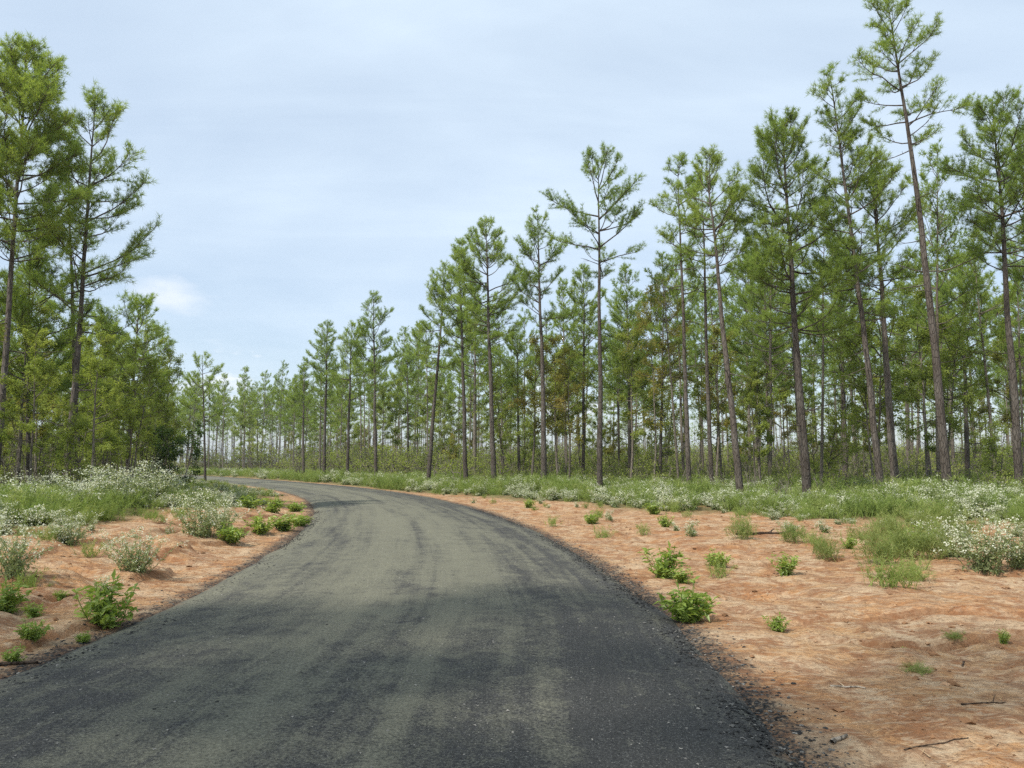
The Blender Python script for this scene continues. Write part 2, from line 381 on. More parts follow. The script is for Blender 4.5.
# ------------------------------------------------------------------ plant generators
def unit(v): return v / (np.linalg.norm(v, axis=-1, keepdims=True) + 1e-9)
def needles(mb, rng, pos, dirs, tint, K=13, L=0.21, w=0.02, spread=0.85, mi=0):
    n = len(pos)
    if not n: return
    d = unit(dirs[:, None] * 0.6 + rng.normal(size=(n, K, 3)) * spread * 0.75 + (0, 0, 0.12))
    l = L * rng.uniform(0.65, 1.15, (n, K, 1)); side = unit(np.cross(d, rng.normal(size=(n, K, 3))))
    p = pos[:, None] + rng.normal(size=(n, K, 3)) * 0.025
    a = p - side * w * 0.5; b = p + side * w * 0.5; t = p + d * l
    v = np.stack((a, b, t), 2).reshape(-1, 3)
    f = np.arange(n * K * 3).reshape(-1, 3)
    tn = np.repeat(tint[:, None] + rng.normal(size=(n, K)) * 0.07, 3, axis=1).ravel()
    mb.add(v, f, mi, np.clip(tn, 0, 1))
def leaves(mb, rng, pos, size, tint, flat=0.45, aspect=0.55, mi=0, dirs=None):
    n = len(pos)
    if not n: return
    d = unit(rng.normal(size=(n, 3)) * (1, 1, 0.6) + (0 if dirs is None else dirs * 1.4)); up = unit(rng.normal(size=(n, 3)) * flat + (0, 0, 0.7))
    s = unit(np.cross(d, up)); l = size * rng.uniform(0.6, 1.2, (n, 1)); nrm = np.cross(s, d)
    a = pos; b = pos + d * l * 0.45 + s * l * aspect * 0.5 + nrm * l * 0.06; c_ = pos + d * l - nrm * l * 0.12; e = pos + d * l * 0.45 - s * l * aspect * 0.5 + nrm * l * 0.06
    v = np.stack((a, b, c_, e), 1).reshape(-1, 3); f = np.arange(n * 4).reshape(-1, 4)
    mb.add(v, f, mi, np.repeat(np.clip(tint + rng.normal(size=n) * 0.09, 0, 1), 4))

def pine(seed, H, lean=(0, 0), cb=0.5, RC=1.9, r0=0.15, dens=5.0, dead=7, K=19, w=0.0145, L=0.20, bend=0.0, tw=3.2, sway=1.0, lopside=0.0, lop=0.0, needle=1.0, fork=False, twf=1.0):
    """returns trunk MB, crown MB (base at the origin)"""
    rng = np.random.RandomState(seed)
    tr, cr = MB(), MB()
    N = 18; t = np.linspace(0, 1, N)
    wob = np.cumsum(rng.normal(size=(N, 2)), axis=0) * 0.018 * H / 18 * sway; wob -= wob[0]; wob -= t[:, None] * wob[-1]
    cx_ = np.stack((lean[0] * t ** 1.05 + bend * np.sin(math.pi * t) + wob[:, 0], lean[1] * t + wob[:, 1], H * t), 1)
    rad = r0 * (0.95 * (1 - t) ** 0.8 + 0.05); rad[0] *= 1.35; 
    cx_[0, 2] = -0.25
    tt = np.concatenate(([0, 0.02], t[1:])); c2 = np.concatenate((cx_[:1], cx_[:1] + (0, 0, 0.25 + H * 0.02), cx_[1:])); r2 = np.concatenate((rad[:1], [r0 * 1.02], rad[1:]))
    tr.tube(c2, r2, 9)
    at = lambda q: np.array([np.interp(q, t, cx_[:, k]) for k in range(3)])
    TP, TD, TT = [], [], []
    nb = int(H * (1 - cb) * dens); nwh = max(5, nb / 4.2)
    for b in range(nb):
        u = (b + rng.rand()) / nb
        u = float(np.clip((math.floor(u * nwh) + 0.5 + rng.normal() * 0.16) / nwh, 0, 1)) if u < 0.85 else u
        q = cb + (1 - cb) * u * 0.985
        p = at(q)
        prof = (0.66 + 0.34 * math.sin(min(u / 0.38, 1) * math.pi / 2)) if u < 0.38 else 1.0 - 0.84 * ((u - 0.38) / 0.62) ** 1.75
        az = b * 2.4 + rng.normal() * 0.5
        ln_ = RC * prof * rng.uniform(0.6, 1.3) * (1 + lop * math.cos(az - lopside))
        if rng.rand() < 0.14: continue
        el = R(2 + 42 * u + rng.normal() * 11)
        d = np.array((math.cos(az) * math.cos(el), math.sin(az) * math.cos(el), math.sin(el)))
        pts = [p]; ns_ = 5
        for k in range(ns_):
            d = unit(d + (0, 0, 0.06 + 0.035 * k) + rng.normal(size=3) * 0.12)
            pts.append(pts[-1] + d * ln_ / ns_)
        pts = np.array(pts)
        tr.tube(pts, np.linspace(0.010 + 0.011 * ln_, 0.005, 6) * (0.7 + 0.3 * r0 / 0.15), 4)
        base_t = np.clip(0.42 + 0.2 * u + rng.normal() * 0.16, 0, 1)
        bare = 0.55 if u < 0.12 and rng.rand() < 0.5 else 1.0
        for k in range(int((ln_ * tw + 2) * bare)):
            s_ = rng.uniform(0.22, 1.0) ** 0.75
            x = s_ * ns_; i0 = min(int(x), ns_ - 1)
            q0 = pts[i0] + (pts[i0 + 1] - pts[i0]) * (x - i0); dd = unit(pts[i0 + 1] - pts[i0])
            sd_ = unit(np.cross(dd, (0, 0, 1))) * (1 if k % 2 else -1)
            d2 = unit(dd * 0.65 + sd_ * rng.uniform(0.2, 1.1) + np.array((0, 0, rng.uniform(-0.25, 0.9))))
            l2 = (0.24 + 0.36 * ln_ * (1.1 - s_) * rng.uniform(0.5, 1.2)) * twf
            e2 = q0 + d2 * l2 + np.array((0, 0, 0.06 * l2))
            tr.tube(np.array((q0, e2)), (0.009, 0.004), 3)
            nt_ = 1 + int(l2 / 0.22 * needle)
            for j in range(nt_):
                g = 1 - j * 0.17 / l2 if l2 > 0.2 else 1
                TP.append(q0 + (e2 - q0) * max(g, 0.2)); TD.append(d2); TT.append(base_t + rng.normal() * 0.12)
        TP.append(pts[-1]); TD.append(d); TT.append(base_t + 0.1)
    tip = at(1.0)
    for k in range(5): TP.append(tip - (0, 0, 0.14 * k)); TD.append(np.array((0, 0, 1.0))); TT.append(0.65)
    needles(cr, rng, np.array(TP), np.array(TD), np.array(TT), K, L, w)
    for k in range(dead):
        q = rng.uniform(max(cb - 0.30, 0.15), cb + 0.08); p = at(q); az = rng.rand() * 6.28; l = rng.uniform(0.35, 1.5) * (0.6 + RC / 4)
        d = np.array((math.cos(az), math.sin(az), rng.uniform(-0.35, 0.45))); pts = [p]
        for j in range(4): d = unit(d + rng.normal(size=3) * 0.14); pts.append(pts[-1] + d * l / 4)
        tr.tube(np.array(pts), np.linspace(0.022, 0.006, 5), 4)
        for j in range(2):
            k0 = rng.randint(1, 4); d2 = unit(d + rng.normal(size=3) * 0.6)
            tr.tube(np.array((pts[k0], pts[k0] + d2 * l * 0.35)), (0.010, 0.004), 3)
    return tr, cr

def broadleaf(seed, H, RC, cb=0.3, r0=0.07, nleaf=6000, size=0.12, stems=1, lean=(0, 0), dens=3.4, airy=1.0, tri=False):
    rng = np.random.RandomState(seed); tr, cr = MB(), MB(); A, TT, DD = [], [], []
    for st in range(stems):
        a0 = rng.rand() * 6.28; off = np.array((math.cos(a0), math.sin(a0), 0)) * (0.12 * (stems > 1))
        N = 10; t = np.linspace(0, 1, N); h = H * rng.uniform(0.8, 1.0) if st else H
        wob = np.cumsum(rng.normal(size=(N, 2)), axis=0) * 0.03 * H / 6; wob -= wob[0]
        ax = np.stack((off[0] + (off[0] * 6 + lean[0]) * t + wob[:, 0], off[1] + (off[1] * 6 + lean[1]) * t + wob[:, 1], -0.2 + (h + 0.2) * t), 1)
        tr.tube(ax, r0 * ((1 - t) * 0.92 + 0.08), 6)
        nb = int(h * (1 - cb) * dens) + 3
        for b in range(nb):
            u = (b + rng.rand()) / nb; q = cb + (1 - cb) * u
            p = np.array([np.interp(q, t, ax[:, k]) for k in range(3)])
            l = RC * (0.55 + 0.45 * math.sin(min(u / 0.4, 1) * 1.57)) * (1 - 0.75 * max(0, (u - 0.4) / 0.6) ** 1.4) * rng.uniform(0.45, 1.15)
            az = b * 2.4 + rng.normal() * 0.6; el = R(20 + 30 * u + rng.normal() * 14)
            d = np.array((math.cos(az) * math.cos(el), math.sin(az) * math.cos(el), math.sin(el))); pts = [p]
            for k in range(4): d = unit(d + rng.normal(size=3) * 0.16); pts.append(pts[-1] + d * l / 4)
            pts = np.array(pts); tr.tube(pts, np.linspace(0.008 + 0.012 * l, 0.004, 5), 4)
            bt = np.clip(0.45 + rng.normal() * 0.2, 0, 1)
            for k in range(int(l * 4) + 2):
                s_ = rng.uniform(0.25, 1); x = s_ * 4; i0 = min(int(x), 3); q0 = pts[i0] + (pts[i0 + 1] - pts[i0]) * (x - i0)
                d2 = unit(d + rng.normal(size=3) * 0.8); l2 = 0.15 + 0.3 * l * rng.rand(); e2 = q0 + d2 * l2
                tr.tube(np.array((q0, e2)), (0.006, 0.003), 3)
                A.append((q0, e2)); TT.append(bt); DD.append(d2)
    A = np.array(A); TT = np.array(TT); DD = np.array(DD)
    k = rng.randint(0, len(A), nleaf); g = rng.uniform(0.1, 1.05, (nleaf, 1))
    pos = A[k, 0] + (A[k, 1] - A[k, 0]) * g + rng.normal(size=(nleaf, 3)) * 0.07 * airy
    leaves(cr, rng, pos, size, TT[k])
    return tr, cr

def tree_obj(name, loc, tr, cr, needle_mat, bark, rz=0):
    o = empty(name, loc, rz)
    tr.obj('trunk', bark, o, True); cr.obj('crown', needle_mat, o)
    return o

# ------------------------------------------------------------------ roadside pines, one by one
# base px x, base px y seen, depth, top px (x, y), crown base px y, crown half-width px, trunk width px at base, options
HEROES = []
def hero(label, nick, bx, Y, tx, ty, cby, hw, tw_px, mat='pine', **kw):
    x0, _ = at_depth(bx, 484, Y); x1, z1 = at_depth(tx, ty + 0.34 * F / Y, Y)
    g = gz1(x0, Y); H = z1 - g
    _, zc = at_depth((bx + tx) / 2, cby, Y); cb = float(np.clip((zc - g) / H, 0.2, 0.85))
    px = Y / F
    kw['dens'] = kw.get('dens', 5.0) * 1.42; kw['tw'] = kw.get('tw', 3.2) * 2.5
    tr, cr = pine(1000 + len(HEROES) * 13, H, (x1 - x0, random.Random(len(HEROES)).uniform(-0.5, 0.5)), cb, hw * px * 1.12, tw_px * px * 0.385, **kw)
    o = tree_obj('pine_tree', (x0, Y, g), tr, cr, M[mat], M['bark'])
    tag(o, label, 'pine tree', 'tall pines along the edge of the woods')
    HEROES.append((bx, Y, nick)); return o

hero('tallest pine, its trunk leaning inward and its crown top touching the upper photo edge', 'tallest leaning pine', 948, 26, 892, -14, 150, 50, 12.5, dens=4.2, dead=9, tw=2.8, bend=0.15)
hero('full-crowned pine with a bare lower trunk rising at the extreme side of the right-hand woods', 'edge pine', 1019, 29, 986, 97, 275, 54, 11, dens=6.2, tw=3.6)
hero('thin half-hidden pine crown cut by the right edge of the photo', 'cut-off pine', 1052, 32, 1026, 120, 300, 45, 10, dens=5.5)
hero('slim pale-trunked pine with a long narrow crown, beside the tallest leaning pine', 'pale slim pine', 882, 27.5, 826, 62, 330, 44, 9.5, dens=4.6, tw=2.9, dead=8)
hero('dark-trunked pine just behind the gap between the tallest pine and the pale slim pine', 'dark-trunked pine', 896, 29, 868, 150, 300, 42, 11, dens=5.4)
hero('broad full pine with the thickest grey trunk and a wide dense crown', 'broad full pine', 807, 28, 783, 110, 335, 60, 12, dens=6.4, tw=3.6, dead=12)
hero('pine with a clearly tilted dark trunk and a tuft-shaped crown high above it', 'tilted dark pine', 741, 29, 708, 150, 270, 42, 10, dens=6.2, dead=14)
hero('very thin straight pine with a sparse narrow crown, beside the tilted dark pine', 'thin straight pine', 689, 33, 677, 152, 270, 27, 7, dens=4.6, dead=14)
hero('thin reddish pine standing between the thin straight pine and the tilted dark pine', 'thin reddish pine', 712, 35, 700, 168, 300, 28, 6.5, dens=4.4, dead=10)
hero('straight lone pine with open wide-armed crown reaching well above its neighbours', 'lone open pine', 600, 37, 598, 157, 270, 46, 8, dens=4.0, tw=3.0, dead=8)
hero('straight pine with a light cone-shaped crown, next to the lone open pine', 'cone-crowned pine', 544, 40, 538, 208, 335, 31, 8, dens=4.2, dead=10)
hero('pine with dense dark crown and a long bare limb pointing sideways', 'dense dark pine', 494, 42, 486, 216, 345, 34, 7.5, dens=6.4, tw=3.6, dead=9)
hero('slender pine half merged with the dense dark pine beside it', 'slender merged pine', 466, 46, 459, 238, 360, 27, 6.5, dens=5.6)
hero('pine leaning towards the woods, first of the group nearest the middle of the road bend', 'bend pine', 428, 47, 446, 262, 370, 25, 6, dens=5.2, dead=8)
hero('tallest of the narrow pines beyond the road bend, its crown pointed', 'pointed bend pine', 376, 60, 374, 291, 395, 22, 5, dens=5.4)
hero('narrow pine with two-lobed crown, beside the pointed pine beyond the bend', 'two-lobed bend pine', 347, 63, 351, 320, 410, 18, 4.5, dens=5.4)
hero('narrow pine with rounded bushy crown standing over the outer verge of the bend', 'rounded bend pine', 324, 66, 328, 319, 400, 18, 5, dens=5.6)
hero('short dense pine at the tip of the woods where the road swings away', 'tip pine', 303, 72, 304, 362, 420, 16, 4, dens=6)
hero('small spire-shaped pine between the pointed bend pine and the leaning bend pine', 'small spire pine', 408, 66, 408, 352, 420, 13, 3.5, dens=5.6)
# mid storey behind the front row
hero('shorter bright pine tucked behind the lone open pine and the cone-crowned pine', 'short bright pine', 583, 46, 584, 262, 385, 25, 5, dens=5.6)
hero('mid-height pine with a rounded crown right behind the lone open pine', 'mid rounded pine', 630, 45, 628, 285, 400, 27, 5.5, dens=5.6)
hero('mid-height pine visible in the gap between the dense dark pine and the cone-crowned pine', 'gap pine', 519, 50, 517, 330, 410, 22, 4.5, dens=5.4)
hero('mid-height pine with a drooping crown behind the broad full pine', 'drooping pine', 845, 38, 842, 225, 400, 42, 7.5, dens=5.6)
hero('mid-height pine filling the gap between the tallest leaning pine and the edge pine', 'filler pine', 968, 40, 966, 250, 400, 40, 7, dens=6)
hero('mid-height pine between the tilted dark pine and the broad full pine', 'between pine', 770, 42, 765, 240, 390, 34, 6, dens=5.6)
hero('yellowish mid-height pine close behind the thin straight pine', 'yellowish pine', 660, 44, 663, 275, 395, 30, 5, mat='pine_yellow', dens=5.2)
# across the road
hero('tall dark full pine at the left photo edge, its crown partly cut off', 'dark left pine', -4, 22, 22, 32, 265, 64, 10, dens=10.0, tw=4.4, dead=8)
hero('tall open pine with sparse upswept arms on the inner side of the bend', 'sparse left pine', 66, 24, 93, 84, 340, 58, 9.5, dens=4.8, tw=3.0, dead=8, lop=0.25, lopside=0.0)
hero('second thin pine stem rising close beside the sparse upswept pine', 'second left stem', 80, 26, 74, 130, 300, 34, 7, dens=3.4, tw=2.6, dead=8)
hero('pine with a soft broad crown standing nearest the inner curb of the bend', 'soft left pine', 126, 33, 138, 296, 415, 46, 6, dens=4.6, tw=3.2)
hero('lower bushy pine between the sparse upswept pine and the soft broad pine', 'bushy left pine', 100, 30, 106, 318, 420, 40, 5.5, dens=4.4, tw=3.0)
hero('small open-armed pine alone past the inner trees, over the far road end', 'far open pine', 205, 56, 205, 352, 425, 22, 3.5, dens=3.6, dead=4)
hero('half-height pine leaning out below the dark full pine at the photo edge', 'leaning left pine', 30, 25, 38, 225, 400, 50, 7, dens=5.6, tw=3.6)

# ------------------------------------------------------------------ tree kinds that repeat in the woods
STASH = (0, -400, 0)
def proto_pine(seed, H, **kw):
    tr, cr = pine(seed, H, **kw); return tree_obj('pine_tree', STASH, tr, cr, M['pine'], M['bark_grey'])
PINES = [proto_pine(s, 15.0, lean=(lx, ly), cb=cb, RC=rc, r0=r0, dens=de, K=14, w=0.026, L=0.24, tw=4.4, needle=0.9, dead=6)
         for s, lx, ly, cb, rc, r0, de in ((11, 0.4, 0.2, 0.46, 2.1, 0.105, 5.6), (12, -0.5, 0.3, 0.42, 2.3, 0.115, 6.0), (13, 0.1, -0.6, 0.52, 1.9, 0.10, 5.4),
                                        (14, 0.8, 0.1, 0.45, 2.2, 0.105, 5.0), (15, -0.2, -0.3, 0.36, 2.4, 0.12, 6.2), (16, -0.9, 0.4, 0.50, 1.9, 0.09, 5.4))]
def proto_leaf(seed, H, RC, mat, bark='bark_grey', name='broadleaf_tree', **kw):
    tr, cr = broadleaf(seed, H, RC, **kw); return tree_obj(name, STASH, tr, cr, M[mat], M[bark])
LEAFY = [proto_leaf(21, 7.5, 1.9, 'leaf', nleaf=8500, size=0.10, cb=0.35), proto_leaf(22, 6.5, 1.7, 'leaf', nleaf=6500, size=0.10, stems=2, r0=0.045, cb=0.35),
         proto_leaf(23, 7.0, 1.6, 'leaf_yellow', nleaf=5200, size=0.105, cb=0.35), proto_leaf(24, 5.0, 1.4, 'leaf_yellow', nleaf=3600, size=0.10, r0=0.04),
         proto_leaf(25, 4.2, 1.3, 'leaf', nleaf=3600, size=0.11, stems=3, r0=0.035, cb=0.2)]
def bare(seed, H, n):
    rng = np.random.RandomState(seed); tr = MB()
    for k in range(n):
        a = rng.rand() * 6.28; b = np.array((rng.normal() * 0.25, rng.normal() * 0.25, -0.1)); d = unit(np.array((math.cos(a) * 0.18, math.sin(a) * 0.18, 1.0)))
        h = H * rng.uniform(0.5, 1); pts = [b]
        for j in range(6): d = unit(d + rng.normal(size=3) * 0.09); pts.append(pts[-1] + d * h / 6)
        pts = np.array(pts); tr.tube(pts, np.linspace(0.022, 0.005, 7), 4)
        for j in range(7):
            k0 = rng.randint(1, 6); d2 = unit(d + rng.normal(size=3) * 0.7); e = pts[k0] + d2 * h * rng.uniform(0.1, 0.28)
            tr.tube(np.array((pts[k0], (pts[k0] + e) / 2 + rng.normal(size=3) * 0.03, e)), (0.009, 0.006, 0.003), 3)
    return tr

# pixel-free scatter through the woods, kept apart from the front row
rng = np.random.RandomState(5)
taken = [(at_depth(b, 484, y_)[0], y_) for b, y_, _ in HEROES]
def scatter(n, test, dmin, tries=60000):
    res = []
    for _ in range(tries):
        if len(res) >= n: break
        y_ = rng.uniform(18, 150); x_ = rng.uniform(-0.80, 0.80) * y_
        if rng.rand() > (y_ / 150) ** 0.25: continue
        if not test(x_, y_): continue
        dm = dmin * (1 + y_ / 120)
        if any((x_ - a) ** 2 + (y_ - b) ** 2 < dm * dm for a, b in taken): continue
        taken.append((x_, y_)); res.append((x_, y_))
    return res
def front(x): return np.interp(x, [-90, -40, -17, -11, -1, 4, 15, 30, 60], [135, 108, 70, 62, 46, 39, 28, 22, 15])
def in_right(x, y):
    if abs(x / y) > 0.70: return False
    u, _ = road_uv([x], [y]); return u[0] > HW + 5 and front(x) + 2.5 < y < front(x) + 78
def in_left(x, y):
    if not -0.72 < x / y < -0.415: return False
    u, _ = road_uv([x], [y]); return u[0] < -HW - 7 and y > 24 and y < 85
def near_right(x, y): return in_right(x, y) and y < front(x) + 22
def far_row(x, y):
    if not -0.46 < x / y < -0.26: return False
    u, _ = road_uv([x], [y]); return u[0] > HW + 4 and 112 < y < 165
PLACED = []
for kind, pts in (('r1', scatter(44, near_right, 2.6)), ('r2', scatter(104, in_right, 2.8)), ('l', scatter(34, in_left, 2.0)), ('f', scatter(29, far_row, 2.0))):
    for (x_, y_) in pts: PLACED.append((kind, x_, y_))
first = set()
VIEW = []
for kind, x_, y_ in PLACED:
    k = rng.randint(len(PINES)); p = PINES[k]
    s = {'r1': rng.uniform(0.74, 1.08), 'r2': rng.uniform(0.80, 1.18), 'l': rng.uniform(0.45, 0.8), 'f': rng.uniform(0.85, 1.05)}[kind]
    loc = (x_, y_, gz1(x_, y_)); sx = s * rng.uniform(0.85, 1.05); rz_ = rng.rand() * 6.28
    if k not in first: first.add(k); o = p; o.location = loc; o.rotation_euler = (0, 0, rz_); o.scale = (sx, sx, s)
    else: o = copy_tree(p, loc, rz_, (sx, sx, s))
    VIEW.append((kind, x_, y_, 15 * s, o))

def in_under(x, y): return (in_right(x, y) and y < front(x) + 50)
def left_under(x, y):
    if not -0.74 < x / y < -0.425: return False
    u, _ = road_uv([x], [y]); return u[0] < -HW - 5.5 and 19 < y < 60
LV = []
taken_keep = list(taken)
for kind, pts in (('r', scatter(86, in_under, 1.6)), ('l', scatter(62, left_under, 1.1))):
    for (x_, y_) in pts: LV.append((kind, x_, y_))
# chosen ones with a place of their own: turning sweetgum-like saplings seen in the front gaps
firstL = set(); LVIEW = []
for kind, x_, y_ in LV:
    k = rng.choice(len(LEAFY), p=(0.24, 0.22, 0.2, 0.16, 0.18)) if kind == 'r' else rng.choice(len(LEAFY), p=(0.30, 0.28, 0.07, 0.07, 0.28))
    s = rng.uniform(0.6, 1.35) if kind == 'r' else rng.uniform(0.55, 0.95)
    loc = (x_, y_, gz1(x_, y_)); rz_ = rng.rand() * 6.28
    if k not in firstL: firstL.add(k); o = LEAFY[k]; o.location = loc; o.rotation_euler = (0, 0, rz_); o.scale = (s,) * 3
    else: o = copy_tree(LEAFY[k], loc, rz_, s)
    LVIEW.append((kind, x_, y_, k, o))
for k, p in list(enumerate(PINES)) + [(100 + j, q) for j, q in enumerate(LEAFY)]:
    if (k < 100 and k not in first) or (k >= 100 and k - 100 not in firstL):
        for ch in list(p.children): bpy.data.objects.remove(ch)
        bpy.data.objects.remove(p)

# labels of the woodland trees: told by the nearest named pine in front of them and their order beside it
HN = sorted((project(at_depth(b, 484, y_)[0], y_, 1.0)[0], n) for b, y_, n in HEROES)
def beside(items, what, limit):
    cnt = {}; res = []
    items = sorted(items, key=lambda q: q[1])
    for px, depth, o in items:
        j = min(range(len(HN)), key=lambda q: abs(HN[q][0] - px)); side = 'right' if px >= HN[j][0] else 'left'
        cnt.setdefault((HN[j][1], side), []).append((depth, o))
    ordn = ['nearest', 'second', 'third', 'fourth', 'fifth', 'sixth', 'seventh', 'eighth', 'ninth', 'tenth', 'eleventh', 'twelfth']
    for (n, side), lst in cnt.items():
        lst.sort(key=lambda q: q[0])
        for r_, (dp, o) in enumerate(lst):
            if r_ < limit: o['label'] = f'{what}, {ordn[r_]} behind the {n} to its {side}'
            else: res.append(o)
    return res
allv = [(project(x_, y_, 1.0)[0], y_, o) for kd, x_, y_, h, o in VIEW if kd in ('r1', 'r2')]
for o in beside(allv, 'slender background pine', 5): o['label'] = 'slender pine deep in the woods, lost among the farthest rows of thin trunks'
for kd, x_, y_, h, o in VIEW:
    o['category'] = 'pine tree'; o['group'] = {'r1': 'pines within the woods', 'r2': 'pines within the woods', 'l': 'pines within the inner woods of the bend', 'f': 'pines beyond the far end of the road'}[kd]
for o in beside([(project(x_, y_, 1.0)[0], y_, o) for kd, x_, y_, h, o in VIEW if kd == 'l'], 'small crowded pine', 6): o['label'] = 'small pine hidden in the crowded woods inside the bend'
fr = sorted([(project(x_, y_, 1.0)[0], o) for kd, x_, y_, h, o in VIEW if kd == 'f'], key=lambda q: q[0])
ORD = 'first second third fourth fifth sixth seventh eighth ninth tenth eleventh twelfth thirteenth fourteenth fifteenth sixteenth seventeenth eighteenth nineteenth twentieth'.split() + ['twenty-' + w for w in 'first second third fourth fifth sixth seventh eighth ninth'.split()]
for k, (px, o) in enumerate(fr): o['label'] = f'pale distant pine closing the far road end, {ORD[k]} of its row from the left'
KN = ['green broadleaf tree', 'twin-stemmed green broadleaf tree', 'yellowing broadleaf tree', 'small yellowing sapling', 'low many-stemmed green sapling']
for k in range(5):
    for kd, gname in (('r', 'broadleaf trees under the pines'), ('l', 'broadleaf trees inside the bend')):
        it = [(project(x_, y_, 1.0)[0], y_, o) for kk, x_, y_, q, o in LVIEW if q == k and kk == kd]
        for _, _, o in it: o['category'] = 'tree'; o['group'] = gname
        WHAT = ('inner ' if kd == 'l' else '') + KN[k]
        for o in beside(it, WHAT, 6): o['label'] = WHAT + ' hidden deep among the trunks'

# understory seen in the front gaps of the woods (photo's yellow-green trees) and the dark shrub by the bend
def special(label, seed, bx, by, Y, ty, hwpx, mat, name='broadleaf_tree', **kw):
    x0, _ = at_depth(bx, 470, Y); _, z1 = at_depth(bx, ty, Y); g = gz1(x0, Y)
    tr, cr = broadleaf(seed, z1 - g, hwpx * Y / F, **kw)
    o = tree_obj(name, (x0, Y, g), tr, cr, M[mat], M['bark_grey']); tag(o, label, 'shrub' if 'shrub' in name else 'tree'); return o
special('orange-tinged small tree between the lone open pine and the cone-crowned pine', 301, 568, 470, 43, 345, 30, 'leaf_yellow', nleaf=3000, size=0.13, airy=1.6)
special('tall airy yellowing tree in front of the gap beside the thin straight pine', 302, 655, 470, 39, 285, 26, 'leaf_yellow', nleaf=2600, size=0.13, airy=1.8, r0=0.06)
special('low yellow-green tree under the arms of the broad full pine', 303, 760, 470, 36, 370, 36, 'leaf', nleaf=4200, size=0.12)
special('pale green young tree between the pale slim pine and the tallest leaning pine', 304, 925, 470, 34, 340, 36, 'leaf', nleaf=4200, size=0.12)
special('dark evergreen shrub at the inner edge of the bend, its foot in weeds', 305, 178, 480, 31, 424, 20, 'leaf_dark', name='evergreen_shrub', nleaf=6000, size=0.10, cb=0.05, stems=3, r0=0.03)
special('wide bright broadleaf tree masking the lower trunks inside the bend', 306, 140, 470, 36, 335, 58, 'leaf', nleaf=12000, size=0.075, cb=0.36, dens=5)
special('yellow-green broadleaf tree under the dark pine at the left photo edge', 307, 18, 470, 24, 310, 50, 'leaf', nleaf=10000, size=0.075, cb=0.42, dens=5)
special('olive broadleaf tree behind the foot of the sparse upswept pine', 308, 75, 470, 28, 335, 48, 'leaf', nleaf=10000, size=0.08, cb=0.42, dens=5)

special('fine-leaved pale green tree masking the stem of the bushy left pine', 309, 102, 470, 32, 338, 40, 'leaf', nleaf=12000, size=0.075, cb=0.36, dens=5)
special('rounded pale green tree beside the dark evergreen shrub', 310, 163, 470, 35, 352, 34, 'leaf', nleaf=10000, size=0.075, cb=0.30, dens=5)
# bare grey saplings
SAP = [('dead_sapling', bare(31, 3.2, 6)), ('dead_sapling', bare(32, 2.4, 8)), ('dead_sapling', bare(33, 4.0, 4))]
sap_me = [mb.mesh('dead_sapling', [M['bark_grey']]) for _, mb in SAP]
sp = [(8, 25, 0), (40, 26, 1), (52, 25, 2), (95, 27, 1), (118, 28, 0), (140, 30, 1), (158, 31, 0), (150, 33, 2), (22, 24, 1), (170, 34, 2), (84, 29, 2), (110, 31, 2)]
for k, (px, Y_, q) in enumerate(sp):
    x0, _ = at_depth(px, 470, Y_)
    o = bpy.data.objects.new('dead_sapling', sap_me[q]); COL.objects.link(o); o.location = (x0, Y_, gz1(x0, Y_)); o.rotation_euler = (0, 0, k * 1.3)
    rk = sorted(p_[0] for p_ in sp).index(px)
    tag(o, f'clump of bare grey sapling stems in front of the inner woods, {ORD[rk]} from the left', 'sapling', 'bare saplings inside the bend')
x0, _ = at_depth(779, 470, 27.5)
tag(bare(35, 1.5, 12).obj('dead_bush', M['bark_grey']), 'tangle of bare grey twigs at the foot of the broad full pine', 'dead bush').location = (x0, 27.5, gz1(x0, 27.5))
for px_, Y_, sd_, lab in ((330, 66, 37, 'tangle of bare arching branches at the outer side of the far bend'), (298, 74, 38, 'low bare brush where the road disappears round the bend')):
    x0, _ = at_depth(px_, 470, Y_); tag(bare(sd_, 2.3, 14).obj('dead_bush', M['bark_grey']), lab, 'dead bush').location = (x0, Y_, gz1(x0, Y_))
x0, _ = at_depth(722, 470, 33)
tag(bare(36, 5.0, 2).obj('dead_sapling', M['bark_grey']), 'pair of pale bare stems leaning beside the thin reddish pine', 'sapling').location = (x0, 33, gz1(x0, 33))

